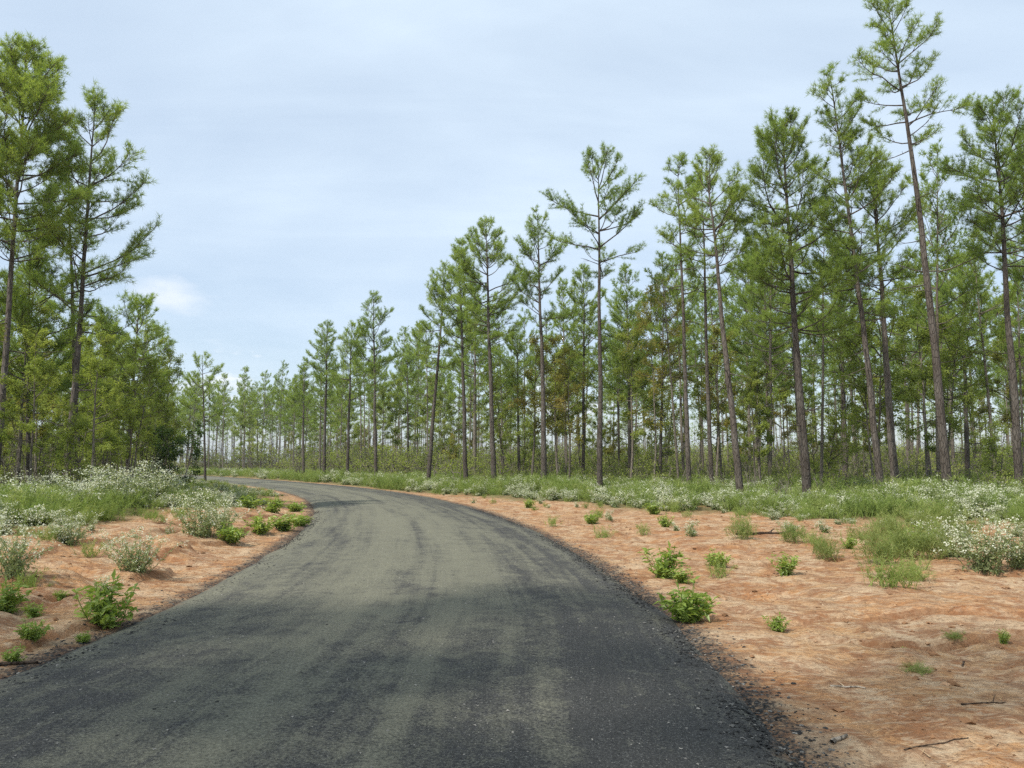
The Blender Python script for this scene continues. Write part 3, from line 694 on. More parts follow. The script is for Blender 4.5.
# ------------------------------------------------------------------ far woods as one mass
ff = MB(); rng = np.random.RandomState(99)
lod = [pine(70 + q, 16.0, lean=(rng.normal() * 0.4, 0), cb=0.45, RC=2.1, r0=0.15, dens=3.0, K=7, w=0.075, L=0.34, tw=1.7, needle=0.5, dead=0, twf=1.2) for q in range(3)]
LD = [(a.data(), b.data()) for a, b in lod]
cnt = 0; occ = []
for _ in range(20000):
    if cnt >= 360: break
    y_ = rng.uniform(30, 300); x_ = (rng.uniform(-1.25, 1.2) if rng.rand() < 0.7 else rng.uniform(-0.5, -0.15)) * y_ if rng.rand() < 0.85 else rng.uniform(-1.6, 1.6) * 60
    u, _s = road_uv([x_], [y_]); u = u[0]
    inside = (u > HW + 5 and y_ > front(x_) + 4) or (u < -HW - 7 and y_ > 22 and x_ / y_ < -0.44)
    if not inside: continue
    seen = abs(x_ / y_) < 0.70 and not (x_ / y_ < -0.2 and y_ > 165) and ((u > 0 and y_ < front(x_) + 76) or (u < 0 and y_ < 80 and x_ / y_ > -0.72))
    if seen: continue
    if any((x_ - a) ** 2 + (y_ - b) ** 2 < 9 for a, b in occ): continue
    occ.append((x_, y_)); cnt += 1
    (tv, tf, tt), (cv, cf, ct) = LD[rng.randint(3)]
    a = rng.rand() * 6.28; s = rng.uniform(0.8, 1.15); rot = np.array(((math.cos(a), -math.sin(a), 0), (math.sin(a), math.cos(a), 0), (0, 0, 1)))
    g = np.array((x_, y_, gz1(x_, y_)))
    for (vv, ffs, t_), mi in (((tv, tf, tt), 0), ((cv, cf, ct), 1)):
        n0 = ff.n; ff.v.append(vv @ rot.T * s + g); ff.t.append(np.clip(t_ + rng.normal() * 0.1, 0, 1)); ff.n += len(vv)
        for f_, _m in ffs: ff.f.append((f_ + n0, mi))
o = ff.obj('forest', [M['bark'], M['pine']]); tag(o, 'distant pine woods merging into one mass behind the nearer trunks', 'woods', kind='stuff')

# ------------------------------------------------------------------ weeds and grass
def clump_feather(seed, h=0.7, n=46, spread=0.35, wd=0.012):
    rng = np.random.RandomState(seed); mb = MB()
    b = rng.normal(size=(n, 3)) * (0.14, 0.14, 0); d = unit(np.concatenate((rng.normal(size=(n, 2)) * spread, np.ones((n, 1))), 1)); hh = h * rng.uniform(0.5, 1.1, (n, 1))
    side = unit(np.cross(d, rng.normal(size=(n, 3)))); bow = rng.normal(size=(n, 3)) * (0.10, 0.10, 0) * h
    m1 = b + d * hh * 0.55 + bow * 0.3; t_ = b + d * hh + bow
    v = np.stack((b - side * wd * .5, b + side * wd * .5, m1 + side * wd * .45, m1 - side * wd * .45, t_), 1).reshape(-1, 3)
    k = np.arange(n)[:, None] * 5; ti = np.repeat(np.clip(0.5 + rng.normal(size=n) * 0.2, 0, 1), 5)
    mb.add(v, np.concatenate((k + 0, k + 1, k + 2, k + 3), 1), 0, ti)
    n0 = mb.f[0][0]; mb.f.append((np.concatenate((k + 3, k + 2, k + 4), 1), 0))
    # fine side plumes
    pos = (m1[:, None] + (t_ - m1)[:, None] * rng.uniform(-0.6, 1.0, (n, 6, 1))).reshape(-1, 3)
    needles(mb, rng, pos, np.repeat(d, 6, 0), np.repeat(ti[::5], 6), 4, 0.12, 0.011, 0.8)
    return mb
def white_weed(seed, h=0.8, n=26, spread=0.45, fl=1.0, leafsz=0.07, big=1.0):
    """two builders: foliage, blossom"""
    rng = np.random.RandomState(seed); fo, bl = MB(), MB(); P_, D_, BP = [], [], []
    for k in range(n):
        d = unit(np.array((rng.normal() * spread, rng.normal() * spread, 1.0))); b = np.array((rng.normal() * 0.08, rng.normal() * 0.08, -0.03)); l = h * rng.uniform(0.38, 1.12)
        pts = [b]
        for j in range(4): d = unit(d + rng.normal(size=3) * 0.12); pts.append(pts[-1] + d * l / 4)
        pts = np.array(pts); fo.tube(pts, np.linspace(0.006, 0.003, 5), 3, 0, 0.35)
        for j in range(24):
            q = rng.uniform(0.08, 1) * 4; i0 = min(int(q), 3); P_.append(pts[i0] + (pts[i0 + 1] - pts[i0]) * (q - i0)); D_.append(d)
        for j in range(rng.randint(2, 9)): BP.append(pts[-1] + rng.normal(size=3) * (0.07, 0.07, 0.05))
    P_ = np.array(P_); leaves(fo, rng, P_, leafsz * big, np.clip(0.5 + rng.normal(size=len(P_)) * 0.2, 0, 1), 0.5, 0.34)
    BP = np.array(BP); BP = BP[rng.rand(len(BP)) < fl]
    q = np.repeat(BP, 9, 0) + rng.normal(size=(len(BP) * 9, 3)) * (0.035, 0.035, 0.018)
    leaves(bl, rng, q, 0.026 * big, np.clip(0.5 + rng.normal(size=len(q)) * 0.25, 0, 1), 0.5, 0.9)
    return fo, bl
def broad_weed(seed, h=0.5, n=14, leafsz=0.12, spread=0.5):
    rng = np.random.RandomState(seed); fo = MB(); P_, D_, T_ = [], [], []
    for k in range(n):
        d = unit(np.array((rng.normal() * spread, rng.normal() * spread, 1.0))); pts = [np.array((rng.normal() * 0.05, rng.normal() * 0.05, -0.02))]; l = h * rng.uniform(0.55, 1.05)
        for j in range(4): d = unit(d + rng.normal(size=3) * 0.12); pts.append(pts[-1] + d * l / 4)
        pts = np.array(pts); fo.tube(pts, np.linspace(0.006, 0.003, 5), 4, 0, 0.3)
        bt = 0.45 + rng.normal() * 0.15
        for j in range(18):
            q = rng.uniform(0.1, 1) * 4; i0 = min(int(q), 3); P_.append(pts[i0] + (pts[i0 + 1] - pts[i0]) * (q - i0)); a = j * 2.4; D_.append((math.cos(a), math.sin(a), 0.2)); T_.append(bt + 0.1 * (q / 4 - 0.5))
    leaves(fo, rng, np.array(P_), leafsz, np.clip(np.array(T_), 0, 1), 0.3, 0.42, 0, np.array(D_))
    return fo

PL = {}
def plant_proto(kind, name, parts):
    PL[kind] = (name, [(pn, mb.mesh(pn, [mt])) for pn, mb, mt in parts])
for q in range(3):
    fo, bl = white_weed(200 + q, 0.85, 44 + 6 * q, 0.42, 0.62); plant_proto(f'white{q}', 'flowering_weed', [('foliage', fo, M['sage']), ('blossom', bl, M['flower'])])
    plant_proto(f'broad{q}', 'leafy_weed', [('foliage', broad_weed(220 + q, 0.5, 24 + 4 * q), M['weed'])])
    plant_proto(f'feath{q}', 'feathery_weed', [('foliage', clump_feather(240 + q, 0.6, 58, 0.42, 0.009), M['feather'])])
def put(kind, px, py, hpx, label, cat, group=None, wide=1.0, z=None):
    x_, y_ = on_ground(px, py, 0.05); x_, y_ = on_ground(px, py, gz1(x_, y_))
    g = gz1(x_, y_); h = hpx * y_ / F
    name, parts = PL[kind]; base = {'w': 0.85, 'b': 0.5, 'f': 0.6}[kind[0]]
    s = h / base
    if len(parts) == 1:
        o = bpy.data.objects.new(name, parts[0][1]); COL.objects.link(o)
    else:
        o = empty(name, (0, 0, 0))
        for pn, me in parts:
            c_ = bpy.data.objects.new(pn, me); COL.objects.link(c_); c_.parent = o
    o.location = (x_, y_, g - 0.01); o.rotation_euler = (0, 0, (px * 7 + py) % 6.28); o.scale = (s * wide, s * wide, s)
    return tag(o, label, cat, group)
G1 = 'leafy weeds on the bare soil'; G2 = 'white flowering weeds'; G3 = 'feathery weeds on the bare soil'
put('broad0', 664, 577, 33, 'rear one of the two bright leafy weeds growing at the outer road edge', 'weed', G1, 1.0)
put('broad1', 683, 583, 17, 'little leafy offshoot leaning out of the rear roadside weed', 'weed', G1)
put('broad2', 689, 622, 42, 'front and biggest of the bright leafy weeds at the outer road edge', 'weed', G1, 0.95)
put('broad1', 785, 581, 24, 'upright leafy weed alone in the middle of the bare soil', 'weed', G1, 0.8)
put('broad0', 777, 628, 18, 'small yellow-green leafy weed between the big roadside weed and the bare rut', 'weed', G1)
put('broad2', 718, 566, 18, 'sparse pale leafy weed behind the two roadside weeds', 'weed', G1)
put('broad0', 666, 527, 14, 'small leafy weed near the top of the bare slope, ahead of the grass', 'weed', G1)
put('broad1', 655, 515, 14, 'tiny leafy weed touching the front edge of the grass belt', 'weed', G1)
put('broad2', 592, 523, 13, 'tiny leafy weed in front of the lone open pine', 'weed', G1)
put('broad1', 529, 507, 10, 'tiny leafy weed on the soil below the cone-crowned pine', 'weed', G1)
put('broad0', 849, 549, 13, 'small leafy weed between the three feathery weeds and the white bush', 'weed', G1)
put('broad2', 910, 550, 26, 'leafy weed growing through the feathery thicket', 'weed', G1)
put('feath0', 742, 539, 24, 'feathery weed standing farthest up the bare slope', 'weed', G3, 0.9)
put('feath1', 793, 546, 20, 'pale fluffy feathery weed above the upright leafy weed', 'weed', G3, 1.1)
put('feath2', 826, 556, 24, 'feathery weed at the front of the row of three on the slope', 'weed', G3, 0.9)
for k, (px, py, h) in enumerate([(880, 565, 40), (905, 560, 46), (935, 560, 42), (955, 548, 46), (870, 545, 30), (925, 535, 40), (890, 535, 34)]):
    put(f'feath{k % 3}', px, py, h * 0.8, ['front-left corner tuft of the green feathery thicket', 'tallest feathery tuft in the thicket beside the big white bush', 'feathery tuft touching the big white bush',
        'feathery tuft behind the big white bush', 'outlying feathery tuft at the slope side of the thicket', 'rear feathery tuft of the thicket', 'rear feathery tuft nearest the row of three'][k], 'weed', 'green feathery thicket')
put('feath1', 915, 580, 14, 'low flattened grassy tuft in front of the thicket', 'weed', G3, 1.8)
put('feath2', 916, 672, 10, 'low grey-green tuft on the sandy foreground soil', 'weed', G3, 2.0)
put('feath0', 955, 645, 9, 'tiny grey tuft beyond the sandy foreground rut', 'weed', G3, 1.6)
put('broad1', 1004, 642, 16, 'thin pale seedling by the edge of the frame above the rut', 'weed', G1, 0.6)
put('broad0', 905, 645, 8, 'smallest low sprout on the sandy soil', 'weed', G1, 1.6)
put('white0', 985, 572, 62, 'big white flowering bush standing farthest forward on the outer side', 'weed', G2, 1.0)
put('white1', 1020, 568, 50, 'white flowering bush cut by the photo edge, beside the biggest one', 'weed', G2)
put('white2', 955, 555, 40, 'greener white-tipped bush leaning on the feathery thicket', 'weed', G2)
put('white1', 775, 520, 14, 'low whitish weed at the head of the bare slope', 'weed', G2, 1.3)
# inner side
put('broad0', 106, 629, 50, 'tallest leafy weed on the inner verge, spreading over the soil', 'weed', G1, 0.95)
put('broad1', 33, 617, 17, 'small dark leafy weed left of the tallest inner one', 'weed', G1)
put('broad2', 32, 646, 22, 'small leafy weed in front of the dark one on the inner verge', 'weed', G1)
put('broad0', 4, 612, 34, 'leafy weed cut by the photo edge on the inner verge', 'weed', G1)
put('broad1', 14, 664, 18, 'low leafy weed nearest the camera on the inner verge', 'weed', G1)
put('broad2', 82, 650, 12, 'small yellow-green sprout in front of the tallest inner leafy weed', 'weed', G1)
put('broad1', 62, 590, 12, 'faint sprout between the white bushes and the dark leafy weed', 'weed', G1)
put('white2', 136, 561, 42, 'round white flowering bush alone on the inner red soil', 'weed', G2, 1.05)
put('white0', 12, 563, 60, 'big white flowering bush cut by the photo edge on the inner verge', 'weed', G2, 0.95)
put('white1', 66, 547, 36, 'sprawling white flowering bush next to the cut-off one', 'weed', G2, 1.1)
put('white2', 202, 538, 44, 'white flowering bush nearest the road on the inner verge', 'weed', G2, 1.1)
put('white1', 222, 520, 30, 'white flowering bush behind the one nearest the inner road edge', 'weed', G2)
put('broad2', 232, 545, 20, 'low green weed at the foot of the inner roadside white bush', 'weed', G1, 1.2)
for k, (px, py, h) in enumerate([(262, 530, 20), (285, 531, 18), (300, 526, 15), (272, 514, 17), (248, 512, 17), (296, 512, 12)]):
    put(f'broad{k % 3}', px, py, h, ['leafy weed in the middle of the green patch by the inner bend', 'yellow-green weed at the tip of the inner verge, front', 'yellow-green weed at the very tip of the inner verge',
        'rear leafy weed of the green patch by the inner bend', 'shaded leafy weed behind the inner roadside white bush', 'leafy weed at the back of the verge tip'][k], 'weed', 'green weeds at the inner bend', 1.2)
wl = [(10, 518, 34), (34, 521, 36), (58, 520, 34), (84, 518, 36), (108, 516, 36), (132, 514, 38), (154, 512, 36), (172, 506, 26), (20, 506, 28), (46, 507, 28), (72, 505, 28), (97, 503, 27), (121, 502, 30), (146, 500, 30)]
for k, (px, py, h) in enumerate(wl):
    row = 'front' if k < 8 else 'rear'; n = k if k < 8 else k - 8
    put(f'white{k % 3}', px, py, h * 1.22, f'white flowering bush, {ORD[n]} from the photo edge in the {row} row of the inner bank', 'weed', 'bank of white flowering weeds', 1.15)
wr = [(890, 512, 28), (918, 514, 34), (948, 514, 32), (978, 516, 32), (1008, 512, 30), (870, 505, 24), (848, 503, 22), (740, 500, 22), (715, 500, 20), (765, 502, 22), (660, 497, 20), (630, 498, 20), (575, 496, 18), (600, 497, 18), (520, 491, 16), (450, 488, 13), (485, 490, 14), (415, 488, 13)]
order = sorted(range(len(wr)), key=lambda q: wr[q][0])
for k, (px, py, h) in enumerate(wr):
    put(f'white{k % 3}', px, py, h, f'white flowering weed in the outer grass belt, {ORD[order.index(k)]} from the far bend', 'weed', 'white weeds in the outer grass belt', 1.3)

def strew(mb, protos, pts, smin, smax, rng, tint=0.12, shift=None):
    for j, (x_, y_) in enumerate(pts):
        parts = protos[rng.randint(len(protos))]
        a = rng.rand() * 6.28; s = rng.uniform(smin, smax) * (1 if shift is None else shift[j])
        rot = np.array(((math.cos(a), -math.sin(a), 0), (math.sin(a), math.cos(a), 0), (0, 0, 1)))
        g = np.array((x_, y_, ZG[j]))
        dt = rng.normal() * tint
        for (vv, fs, t_), mi in parts:
            n0 = mb.n; mb.v.append(vv @ rot.T * s + g); mb.t.append(np.clip(t_ + dt, 0, 1)); mb.n += len(vv)
            for f_, _m in fs: mb.f.append((f_ + n0, mi))
def belt(n, ymin, ymax, test_cover, seed, fan=0.78, p=0.5):
    r_ = np.random.RandomState(seed); y_ = ymin * (ymax / ymin) ** (r_.rand(n * 6) ** p) if False else r_.uniform(ymin ** 0.6, ymax ** 0.6, n * 6) ** (1 / 0.6)
    x_ = r_.uniform(-fan, fan, n * 6) * y_
    u, _ = road_uv(x_, y_)
    ok = test_cover(x_, y_, u) > r_.rand(n * 6); x_, y_, u = x_[ok][:n], y_[ok][:n], u[ok][:n]
    return x_, y_, u
rng = np.random.RandomState(77)
FE = [[(clump_feather(260 + q, 0.55, 26, 0.40, 0.016).data(), 0)] for q in range(4)]
def wh(q):
    fo, bl = white_weed(280 + q, 0.6, 12, 0.5, 1.0, 0.09, 1.35); return [(fo.data(), 1), (bl.data(), 2)]
WH = [wh(q) for q in range(4)]
x_, y_, u_ = belt(5400, 9, 110, lambda x, y, u: np.maximum(np.maximum(cover(x, y, u), 0.30 * cover(x, y + np.where(u > 0, 3.0, 0), u + np.where(u < 0, -1.2, 0.0)) * (np.abs(u) > HW + 0.6)), 0.05 * (np.abs(u) > HW + 0.5)) * np.where(wood(x, y, u) > 0.6, 0.55, 1) * (0.55 + 0.9 * np.clip(fbm(x * 0.3, y * 0.3, 3, 5) + 0.4, 0, 1)), 1)
ZG = gz(x_, y_, u_); gm = MB()
wsel = (fbm(x_ * 0.22, y_ * 0.5, 3, 9) > np.where(u_ < 0, -0.10, -0.05)) & (wood(x_, y_, u_) < 0.85) & (rng.rand(len(x_)) < np.where(u_ < 0, 0.85, 0.6))
hs = (0.85 + 0.9 * np.clip(fbm(x_ * 0.25, y_ * 0.25, 3, 15) + 0.2, 0, 1)) * np.where(u_ < 0, np.interp(y_, [22, 29, 70, 85], [1, 0.5, 0.45, 0.9]), 1.22)
zz = ZG; cvv = cover(x_, y_, u_); hs = hs * (0.38 + 0.62 * sstep(0.05, 0.9, cvv))
ZG = zz[~wsel]; strew(gm, FE, list(zip(x_[~wsel], y_[~wsel])), 0.75, 1.35, rng, 0.14, hs[~wsel])
ZG = zz[wsel]; strew(gm, WH, list(zip(x_[wsel], y_[wsel])), 0.7, 1.15, rng, 0.12, hs[wsel] * 0.9)
o = gm.obj('weeds', [M['grassy'], M['sage'], M['flower']]); tag(o, 'tangled belt of green grass and white-flecked weeds below the pines', 'ground cover', kind='stuff')
# low brush under the trees
um = MB(); UB = []
for q in range(3):
    tr, cr = broadleaf(400 + q, 1.2, 0.6, cb=0.1, r0=0.02, nleaf=330, size=0.09, stems=3); UB.append([(tr.data(), 0), (cr.data(), 1)])
for q in range(2):
    UB.append([(bare(410 + q, 1.8, 4).data(), 0)])
x_, y_, u_ = belt(2600, 22, 150, lambda x, y, u: wood(x, y, u) * np.where((u < 0) & (x / y > -0.43), 0, 1), 2)
ZG = gz(x_, y_, u_); strew(um, UB, list(zip(x_, y_)), 0.5, 1.4, rng, 0.2, np.interp(y_, [20, 40, 70, 120], [0.7, 1.0, 1.7, 2.6]) * np.where(u_ < 0, 1.2, 1))
o = um.obj('undergrowth', [M['bark_grey'], M['leaf']]); tag(o, 'thin scrubby undergrowth and bare stems among the pine trunks', 'undergrowth', kind='stuff')

# ------------------------------------------------------------------ litter, clods, chippings (nobody could count them)
def sticks(n, xr, yr, seed, lmin, lmax, w, test):
    r_ = np.random.RandomState(seed); x = r_.uniform(*xr, n); y = yr[0] + (yr[1] - yr[0]) * r_.rand(n) ** 1.6
    u, _ = road_uv(x, y); ok = test(x, y, u) > r_.rand(n); x, y, u = x[ok], y[ok], u[ok]; n = len(x)
    a = r_.rand(n) * 6.28; l = r_.uniform(lmin, lmax, n) ** 1.0; d = np.stack((np.cos(a), np.sin(a), r_.normal(size=n) * 0.10), 1) * l[:, None] * 0.5
    p = np.stack((x, y, gz(x, y, u) + 0.012), 1); ww = w * r_.uniform(0.5, 1.4, n)
    s = np.stack((-np.sin(a), np.cos(a), 0 * a), 1) * ww[:, None] * 0.5; up = np.zeros_like(s); up[:, 2] = ww * 0.8
    bow = s * r_.normal(size=(n, 1)) * 6
    v = np.stack((p - d - s, p - d + s, p + bow + up, p + d - s, p + d + s), 1).reshape(-1, 3); k = np.arange(n)[:, None] * 5
    mb = MB(); ti = np.repeat(np.clip(r_.normal(0.55, 0.25, n), 0, 1), 5)
    mb.add(v, np.concatenate((k, k + 1, k + 2), 1), 0, ti); mb.f.append((np.concatenate((k + 2, k + 4, k + 3), 1), 0)); return mb
lm = sticks(19000, (-11, 15), (3.2, 26), 3, 0.04, 0.26, 0.0075, lambda x, y, u: sstep(0.1, 0.6, np.abs(u) - HW) * (1 - 0.6 * cover(x, y, u)) * np.clip(0.5 + 2.2 * fbm(x * 0.7, y * 0.7, 3, 51), 0.08, 1))
o = lm.obj('litter', M['straw']); tag(o, 'pine straw and twig litter strewn over the bare orange soil', 'litter', kind='stuff')

def stones(n, seed, place, smin, smax, mat, tmean, tsd, flat=0.6):
    r_ = np.random.RandomState(seed); x, y, z = place(r_, n); n = len(x)
    bv = np.array([(1, 0, 0), (-1, 0, 0), (0, 1, 0), (0, -1, 0), (0, 0, 1), (0, 0, -1), (.62, .62, .5), (-.62, .62, .5), (-.62, -.62, .5), (.62, -.62, .5)], float)
    bf = np.array([(4, 0, 6), (4, 6, 2), (4, 2, 7), (4, 7, 1), (4, 1, 8), (4, 8, 3), (4, 3, 9), (4, 9, 0), (5, 6, 0), (5, 2, 6), (5, 7, 2), (5, 1, 7), (5, 8, 1), (5, 3, 8), (5, 9, 3), (5, 0, 9)])
    a = r_.rand(n) * 6.28; s = smin * (smax / smin) ** (r_.rand(n) ** 2.2)
    v = bv[None] * (1 + r_.normal(size=(n, 10, 1)) * 0.22) * s[:, None, None] * np.stack((np.ones(n), r_.uniform(0.6, 1, n), r_.uniform(0.7, 1, n) * flat), 1)[:, None]
    ca_, sa_ = np.cos(a)[:, None], np.sin(a)[:, None]
    v = np.stack((v[..., 0] * ca_ - v[..., 1] * sa_, v[..., 0] * sa_ + v[..., 1] * ca_, v[..., 2]), -1) + np.stack((x, y, z), 1)[:, None]
    mb = MB(); mb.add(v.reshape(-1, 3), (bf[None] + np.arange(n)[:, None, None] * 10).reshape(-1, 3), 0, np.repeat(np.clip(r_.normal(tmean, tsd, n), 0, 1), 10)); return mb
def on_soil(r_, n):
    x = r_.uniform(-11, 15, n); y = 3 + 22 * r_.rand(n) ** 1.6; u, _ = road_uv(x, y)
    ok = sstep(0.1, 0.8, np.abs(u) - HW) * (1 - cover(x, y, u)) * np.clip(0.45 + 3 * fbm(x * 0.9, y * 0.9, 3, 81), 0.05, 1) > r_.rand(n)
    x, y, u = x[ok], y[ok], u[ok]; return x, y, gz(x, y, u)
o = stones(20000, 4, on_soil, 0.006, 0.05, None, 0.45, 0.22).obj('dirt', M['clod']); tag(o, 'crumbled orange soil clods scattered over the verge', 'soil', kind='stuff')
def on_edge(r_, n):
    s_ = r_.rand(n) ** 1.7 * 24 + 2.2; k = np.searchsorted(CL[:, 1], s_); side = np.where(r_.rand(n) < 0.62, 1, -1)
    ll = side * (HW - 0.12 + r_.normal(size=n) * 0.16 + np.abs(r_.normal(size=n)) * 0.11)
    jj = r_.uniform(-0.15, 0.15, n); x = CL[k, 0] + NR[k, 0] * ll + TN[k, 0] * jj; y = CL[k, 1] + NR[k, 1] * ll + TN[k, 1] * jj
    return x, y, np.maximum(gz(x, y), road_top(ll, x, y))
o = stones(15000, 6, on_edge, 0.006, 0.020, None, 0.36, 0.2).obj('gravel', M['stone']); tag(o, 'dark loose chippings crumbling along the road edges', 'gravel', kind='stuff')
def on_road(r_, n):
    y0 = r_.rand(n) ** 1.5 * 20 + 2.2; k = np.searchsorted(CL[:, 1], y0); ll = r_.uniform(-HW, HW, n)
    x = CL[k, 0] + NR[k, 0] * ll; jj = r_.uniform(-0.15, 0.15, n); x = x + TN[k, 0] * jj; y = CL[k, 1] + NR[k, 1] * ll + TN[k, 1] * jj; return x, y, road_top(ll, x, y)
o = stones(4500, 8, on_road, 0.004, 0.013, None, 0.75, 0.25).obj('pebbles', M['stone']); tag(o, 'small pale pebbles lying loose on the dusty road surface', 'gravel', kind='stuff')

# single sticks one can point at
def stick(px, py, ang, L, r, mat, label, name='fallen_twig', fork=0, seed=0):
    r_ = np.random.RandomState(seed + int(px)); x_, y_ = on_ground(px, py, 0.05); x_, y_ = on_ground(px, py, gz1(x_, y_)); mb = MB()
    d = np.array((math.cos(ang), math.sin(ang), 0)); n = 6; t = np.linspace(-0.5, 0.5, n)
    p = d * t[:, None] * L + np.stack((r_.normal(size=n) * L * 0.03, r_.normal(size=n) * L * 0.03, 0 * t), 1)
    p[:, 2] = gz(p[:, 0] + x_, p[:, 1] + y_) - gz1(x_, y_) + r * 0.8
    mb.tube(p, r * np.linspace(1, 0.55, n), 6)
    for k in range(fork):
        a = ang + (0.7 if k % 2 else -0.8); q = p[1 + k * 2 if 1 + k * 2 < n else n - 1]; e = q + np.array((math.cos(a), math.sin(a), 0.12)) * L * 0.38
        mb.tube(np.array((q, (q + e) / 2 + (0, 0, 0.01), e)), (r * 0.6, r * 0.5, r * 0.3), 5)
    o = mb.obj(name, M[mat], None, True); o.location = (x_, y_, gz1(x_, y_)); return tag(o, label, 'twig', 'twigs lying on the soil')
stick(985, 703, 0.2, 0.34, 0.0055, 'twig_dark', 'dark forked twig in the rut by the photo edge', fork=2)
stick(963, 664, 0.9, 0.14, 0.008, 'twig_dark', 'short dark twig just behind the forked twig')
stick(839, 740, 0.5, 0.16, 0.015, 'twig_pale', 'bleached wood chip lying near the road edge in front')
stick(849, 690, -0.2, 0.22, 0.008, 'twig_pale', 'thin pale splinter on the shaded soil')
stick(935, 744, 0.15, 0.40, 0.0045, 'twig_dark', 'long thin dark twig at the bottom of the sandy soil', fork=1)
stick(764, 535, 0.35, 1.3, 0.030, 'twig_dark', 'dark crooked branch lying on the slope between two feathery weeds', 'fallen_branch', fork=2)
stick(492, 492, 0.4, 1.6, 0.06, 'twig_pale', 'pale fallen branch at the front of the grass below the dense dark pine', 'fallen_branch', fork=1)
stick(945, 516, -0.3, 1.8, 0.035, 'twig_dark', 'fallen grey branch across the weeds behind the big white bush', 'fallen_branch', fork=2)
stick(8, 668, 0.5, 0.35, 0.018, 'twig_dark', 'dark stick by the inner road edge at the photo border')

# ------------------------------------------------------------------ unseen pines added beside the camera to shade the near road and soil
for k, (x_, y_, s, lab) in enumerate(((-5.6, -4.2, 1.33, 'tall unseen pine added beside the road to shade the foreground'), (-9.6, -0.6, 1.25, 'second unseen pine added beside the road for shade'), (-14.0, -2.0, 1.2, 'third unseen pine added back from the road for shade'))):
    src = HEROES and bpy.data.objects.get('pine_tree')
    o = copy_tree(PINES[k], (x_, y_, gz1(x_, y_)), k * 1.1, (s * 1.35, s * 1.35, s)) if PINES[k].name in bpy.data.objects else None
    tag(o, lab, 'pine tree', 'unseen pines added for shade')

# ------------------------------------------------------------------ air
m, nt, ns, ln = newmat('thin_air_haze')
pv = nd(ns, 'ShaderNodeVolumePrincipled', i_Density=0.0003, i_Anisotropy=0.2); pv.inputs['Color'].default_value = (0.93, 0.96, 1.0, 1)
out = ns.new('ShaderNodeOutputMaterial'); ln.new(pv.outputs[0], out.inputs['Volume'])
hz = MB(); a, b, lo, hi = 1560.0, 1860.0, -2.5, 34.0
hz.add([(-a, -360, lo), (a, -360, lo), (a, b, lo), (-a, b, lo), (-a, -360, hi), (a, -360, hi), (a, b, hi), (-a, b, hi)], [(3, 2, 1, 0), (4, 5, 6, 7), (0, 1, 5, 4), (1, 2, 6, 5), (2, 3, 7, 6), (3, 0, 4, 7)])
o = hz.obj('haze', m); tag(o, 'thin pale summer haze softening the far woods', 'haze', kind='stuff')

# ------------------------------------------------------------------ sky and sun
SUN_EL = 52.0
SD = unit(np.array((-0.74, -0.67, 0)))              # horizontal direction towards the sun
w = bpy.data.worlds.new('World'); sc.world = w; w.use_nodes = True
nt = w.node_tree; ns = nt.nodes; ln = nt.links; ns.clear()
sky = nd(ns, 'ShaderNodeTexSky', sky_type='NISHITA', sun_disc=False, sun_elevation=R(SUN_EL), sun_rotation=math.atan2(SD[0], SD[1]), air_density=1.0, dust_density=1.2, ozone_density=1.2)
bg = nd(ns, 'ShaderNodeBackground', i_Strength=0.13); ln.new(sky.outputs[0], bg.inputs[0])
tc = ns.new('ShaderNodeTexCoord'); sx = ns.new('ShaderNodeSeparateXYZ'); ln.new(tc.outputs['Generated'], sx.inputs[0])
dz = math_(nt, 'ADD', math_(nt, 'MAXIMUM', sx.outputs[2], 0.0), 0.10)
cp = ns.new('ShaderNodeCombineXYZ'); ln.new(math_(nt, 'DIVIDE', sx.outputs[0], dz), cp.inputs[0]); ln.new(math_(nt, 'DIVIDE', sx.outputs[1], dz), cp.inputs[1])
P = cp.outputs[0]
veil = tex(0.55, 5, 0.55, 0.5); mps = nd(ns, 'ShaderNodeMapping'); mps.inputs['Scale'].default_value = (0.6, 2.2, 1); mps.inputs['Rotation'].default_value = (0, 0, 0.4); ln.new(P, mps.inputs[0]); veil2 = tex(1.3, 6, 0.6, 0.6, mps.outputs[0])
vs = math_(nt, 'ADD', math_(nt, 'MULTIPLY', veil, 0.78), math_(nt, 'MULTIPLY', veil2, 0.22))
vm = rmp(vs, [(0.32, 0.50), (0.50, 0.76), (0.64, 1.0)])
vm = math_(nt, 'MULTIPLY', vm, rmp(sx.outputs[2], [(0.0, 0.55), (0.12, 0.72), (0.32, 1.0)]))
# low cumulus near the horizon
P = tc.outputs['Generated']
mp = nd(ns, 'ShaderNodeMapping'); mp.inputs['Scale'].default_value = (1, 1, 2.6); ln.new(P, mp.inputs[0])
cn = tex(9, 6, 0.6, 0.2, mp.outputs[0])
band = rmp(sx.outputs[2], [(0.0, 0.0), (0.05, 0.10), (0.10, 0.22), (0.135, 0.02), (0.17, 0.0)])
cum = rmp(math_(nt, 'ADD', cn, math_(nt, 'MULTIPLY', band, 0.55)), [(0.63, 0.0), (0.74, 0.7)])
cum = math_(nt, 'MULTIPLY', cum, rmp(sx.outputs[2], [(0.0, 1.0), (0.13, 1.0), (0.16, 0.0)]))
pd = ray(172, 297); pd = pd / np.linalg.norm(pd)
vm_ = nd(ns, 'ShaderNodeVectorMath', operation='SUBTRACT'); ln.new(P, vm_.inputs[0]); vm_.inputs[1].default_value = tuple(pd)
vs_ = nd(ns, 'ShaderNodeVectorMath', operation='MULTIPLY'); ln.new(vm_.outputs[0], vs_.inputs[0]); vs_.inputs[1].default_value = (1, 1, 2.4)
vl = nd(ns, 'ShaderNodeVectorMath', operation='LENGTH'); ln.new(vs_.outputs[0], vl.inputs[0])
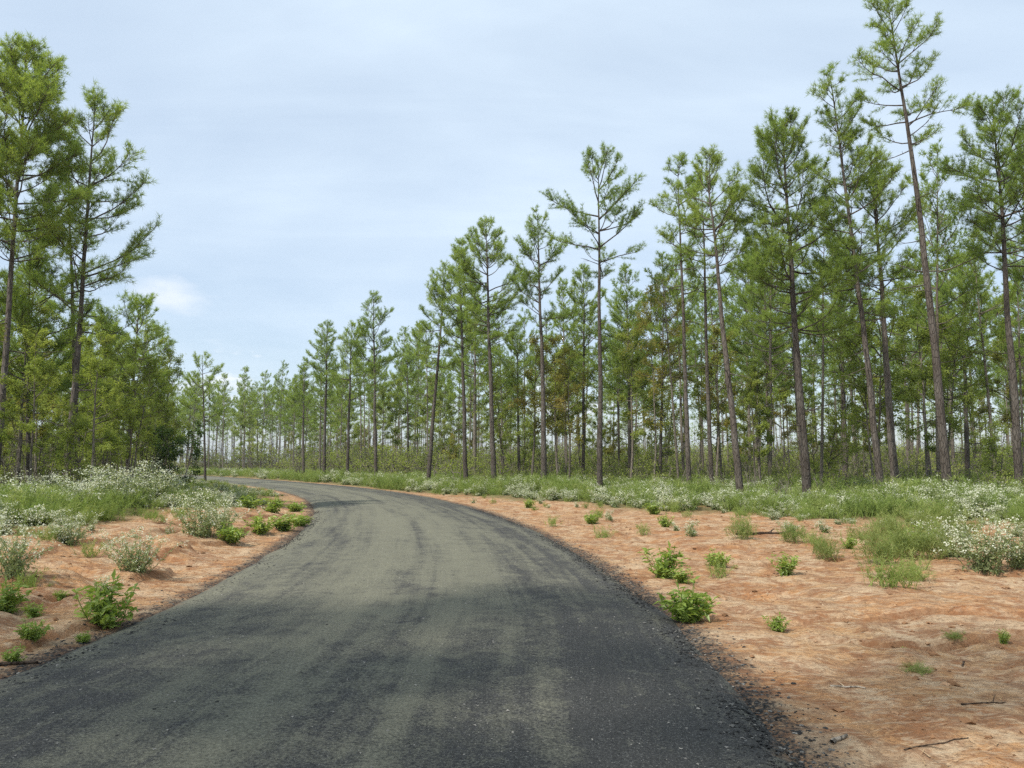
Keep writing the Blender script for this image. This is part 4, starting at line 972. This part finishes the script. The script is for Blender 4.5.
puff = rmp(math_(nt, 'ADD', math_(nt, 'MULTIPLY', vl.outputs['Value'], 13.0), math_(nt, 'MULTIPLY', math_(nt, 'SUBTRACT', tex(16, 5, 0.6, 0.2, mp.outputs[0]), 0.5), 1.2)), [(0.15, 0.55), (0.75, 0.0)])
cum = math_(nt, 'MAXIMUM', cum, puff)
vb = nd(ns, 'ShaderNodeBackground', i_Strength=1.0); vb.inputs[0].default_value = (0.655, 0.775, 0.900, 1)
cb_ = nd(ns, 'ShaderNodeBackground', i_Strength=1.0); cb_.inputs[0].default_value = (0.86, 0.89, 0.94, 1)
m1 = ns.new('ShaderNodeMixShader'); ln.new(vm, m1.inputs[0]); ln.new(bg.outputs[0], m1.inputs[1]); ln.new(vb.outputs[0], m1.inputs[2])
m2 = ns.new('ShaderNodeMixShader'); ln.new(cum, m2.inputs[0]); ln.new(m1.outputs[0], m2.inputs[1]); ln.new(cb_.outputs[0], m2.inputs[2])
out = ns.new('ShaderNodeOutputWorld'); ln.new(m2.outputs[0], out.inputs[0])
sl = bpy.data.lights.new('sun', 'SUN'); sl.energy = 4.0; sl.angle = R(2.5); sl.color = (1.0, 0.945, 0.86)
so = bpy.data.objects.new('sun', sl); COL.objects.link(so)
dirv = Vector((SD[0] * math.cos(R(SUN_EL)), SD[1] * math.cos(R(SUN_EL)), math.sin(R(SUN_EL))))
so.rotation_euler = dirv.to_track_quat('Z', 'Y').to_euler(); so.location = (0, 0, 60)

# ------------------------------------------------------------------ camera and render settings
cam = bpy.data.cameras.new('camera'); co = bpy.data.objects.new('camera', cam); COL.objects.link(co)
cam.sensor_fit = 'HORIZONTAL'; cam.sensor_width = 36.0; cam.lens = 36.0 * F / 1024.0; cam.clip_end = 4000; cam.clip_start = 0.05
co.location = (0, 0, CAMZ); co.rotation_euler = (R(90) + PITCH, 0, 0); sc.camera = co
sc.view_settings.view_transform = 'Standard'; sc.view_settings.look = 'None'; sc.view_settings.exposure = 0.31; sc.view_settings.gamma = 1.0
sc.view_settings.use_curve_mapping = False
sc.render.engine = 'CYCLES'
cy = sc.cycles; cy.max_bounces = 5; cy.diffuse_bounces = 3; cy.glossy_bounces = 1; cy.transmission_bounces = 2; cy.transparent_max_bounces = 4
cy.caustics_reflective = False; cy.caustics_refractive = False
cy.use_denoising = False
sc.render.resolution_x = 1024; sc.render.resolution_y = 768
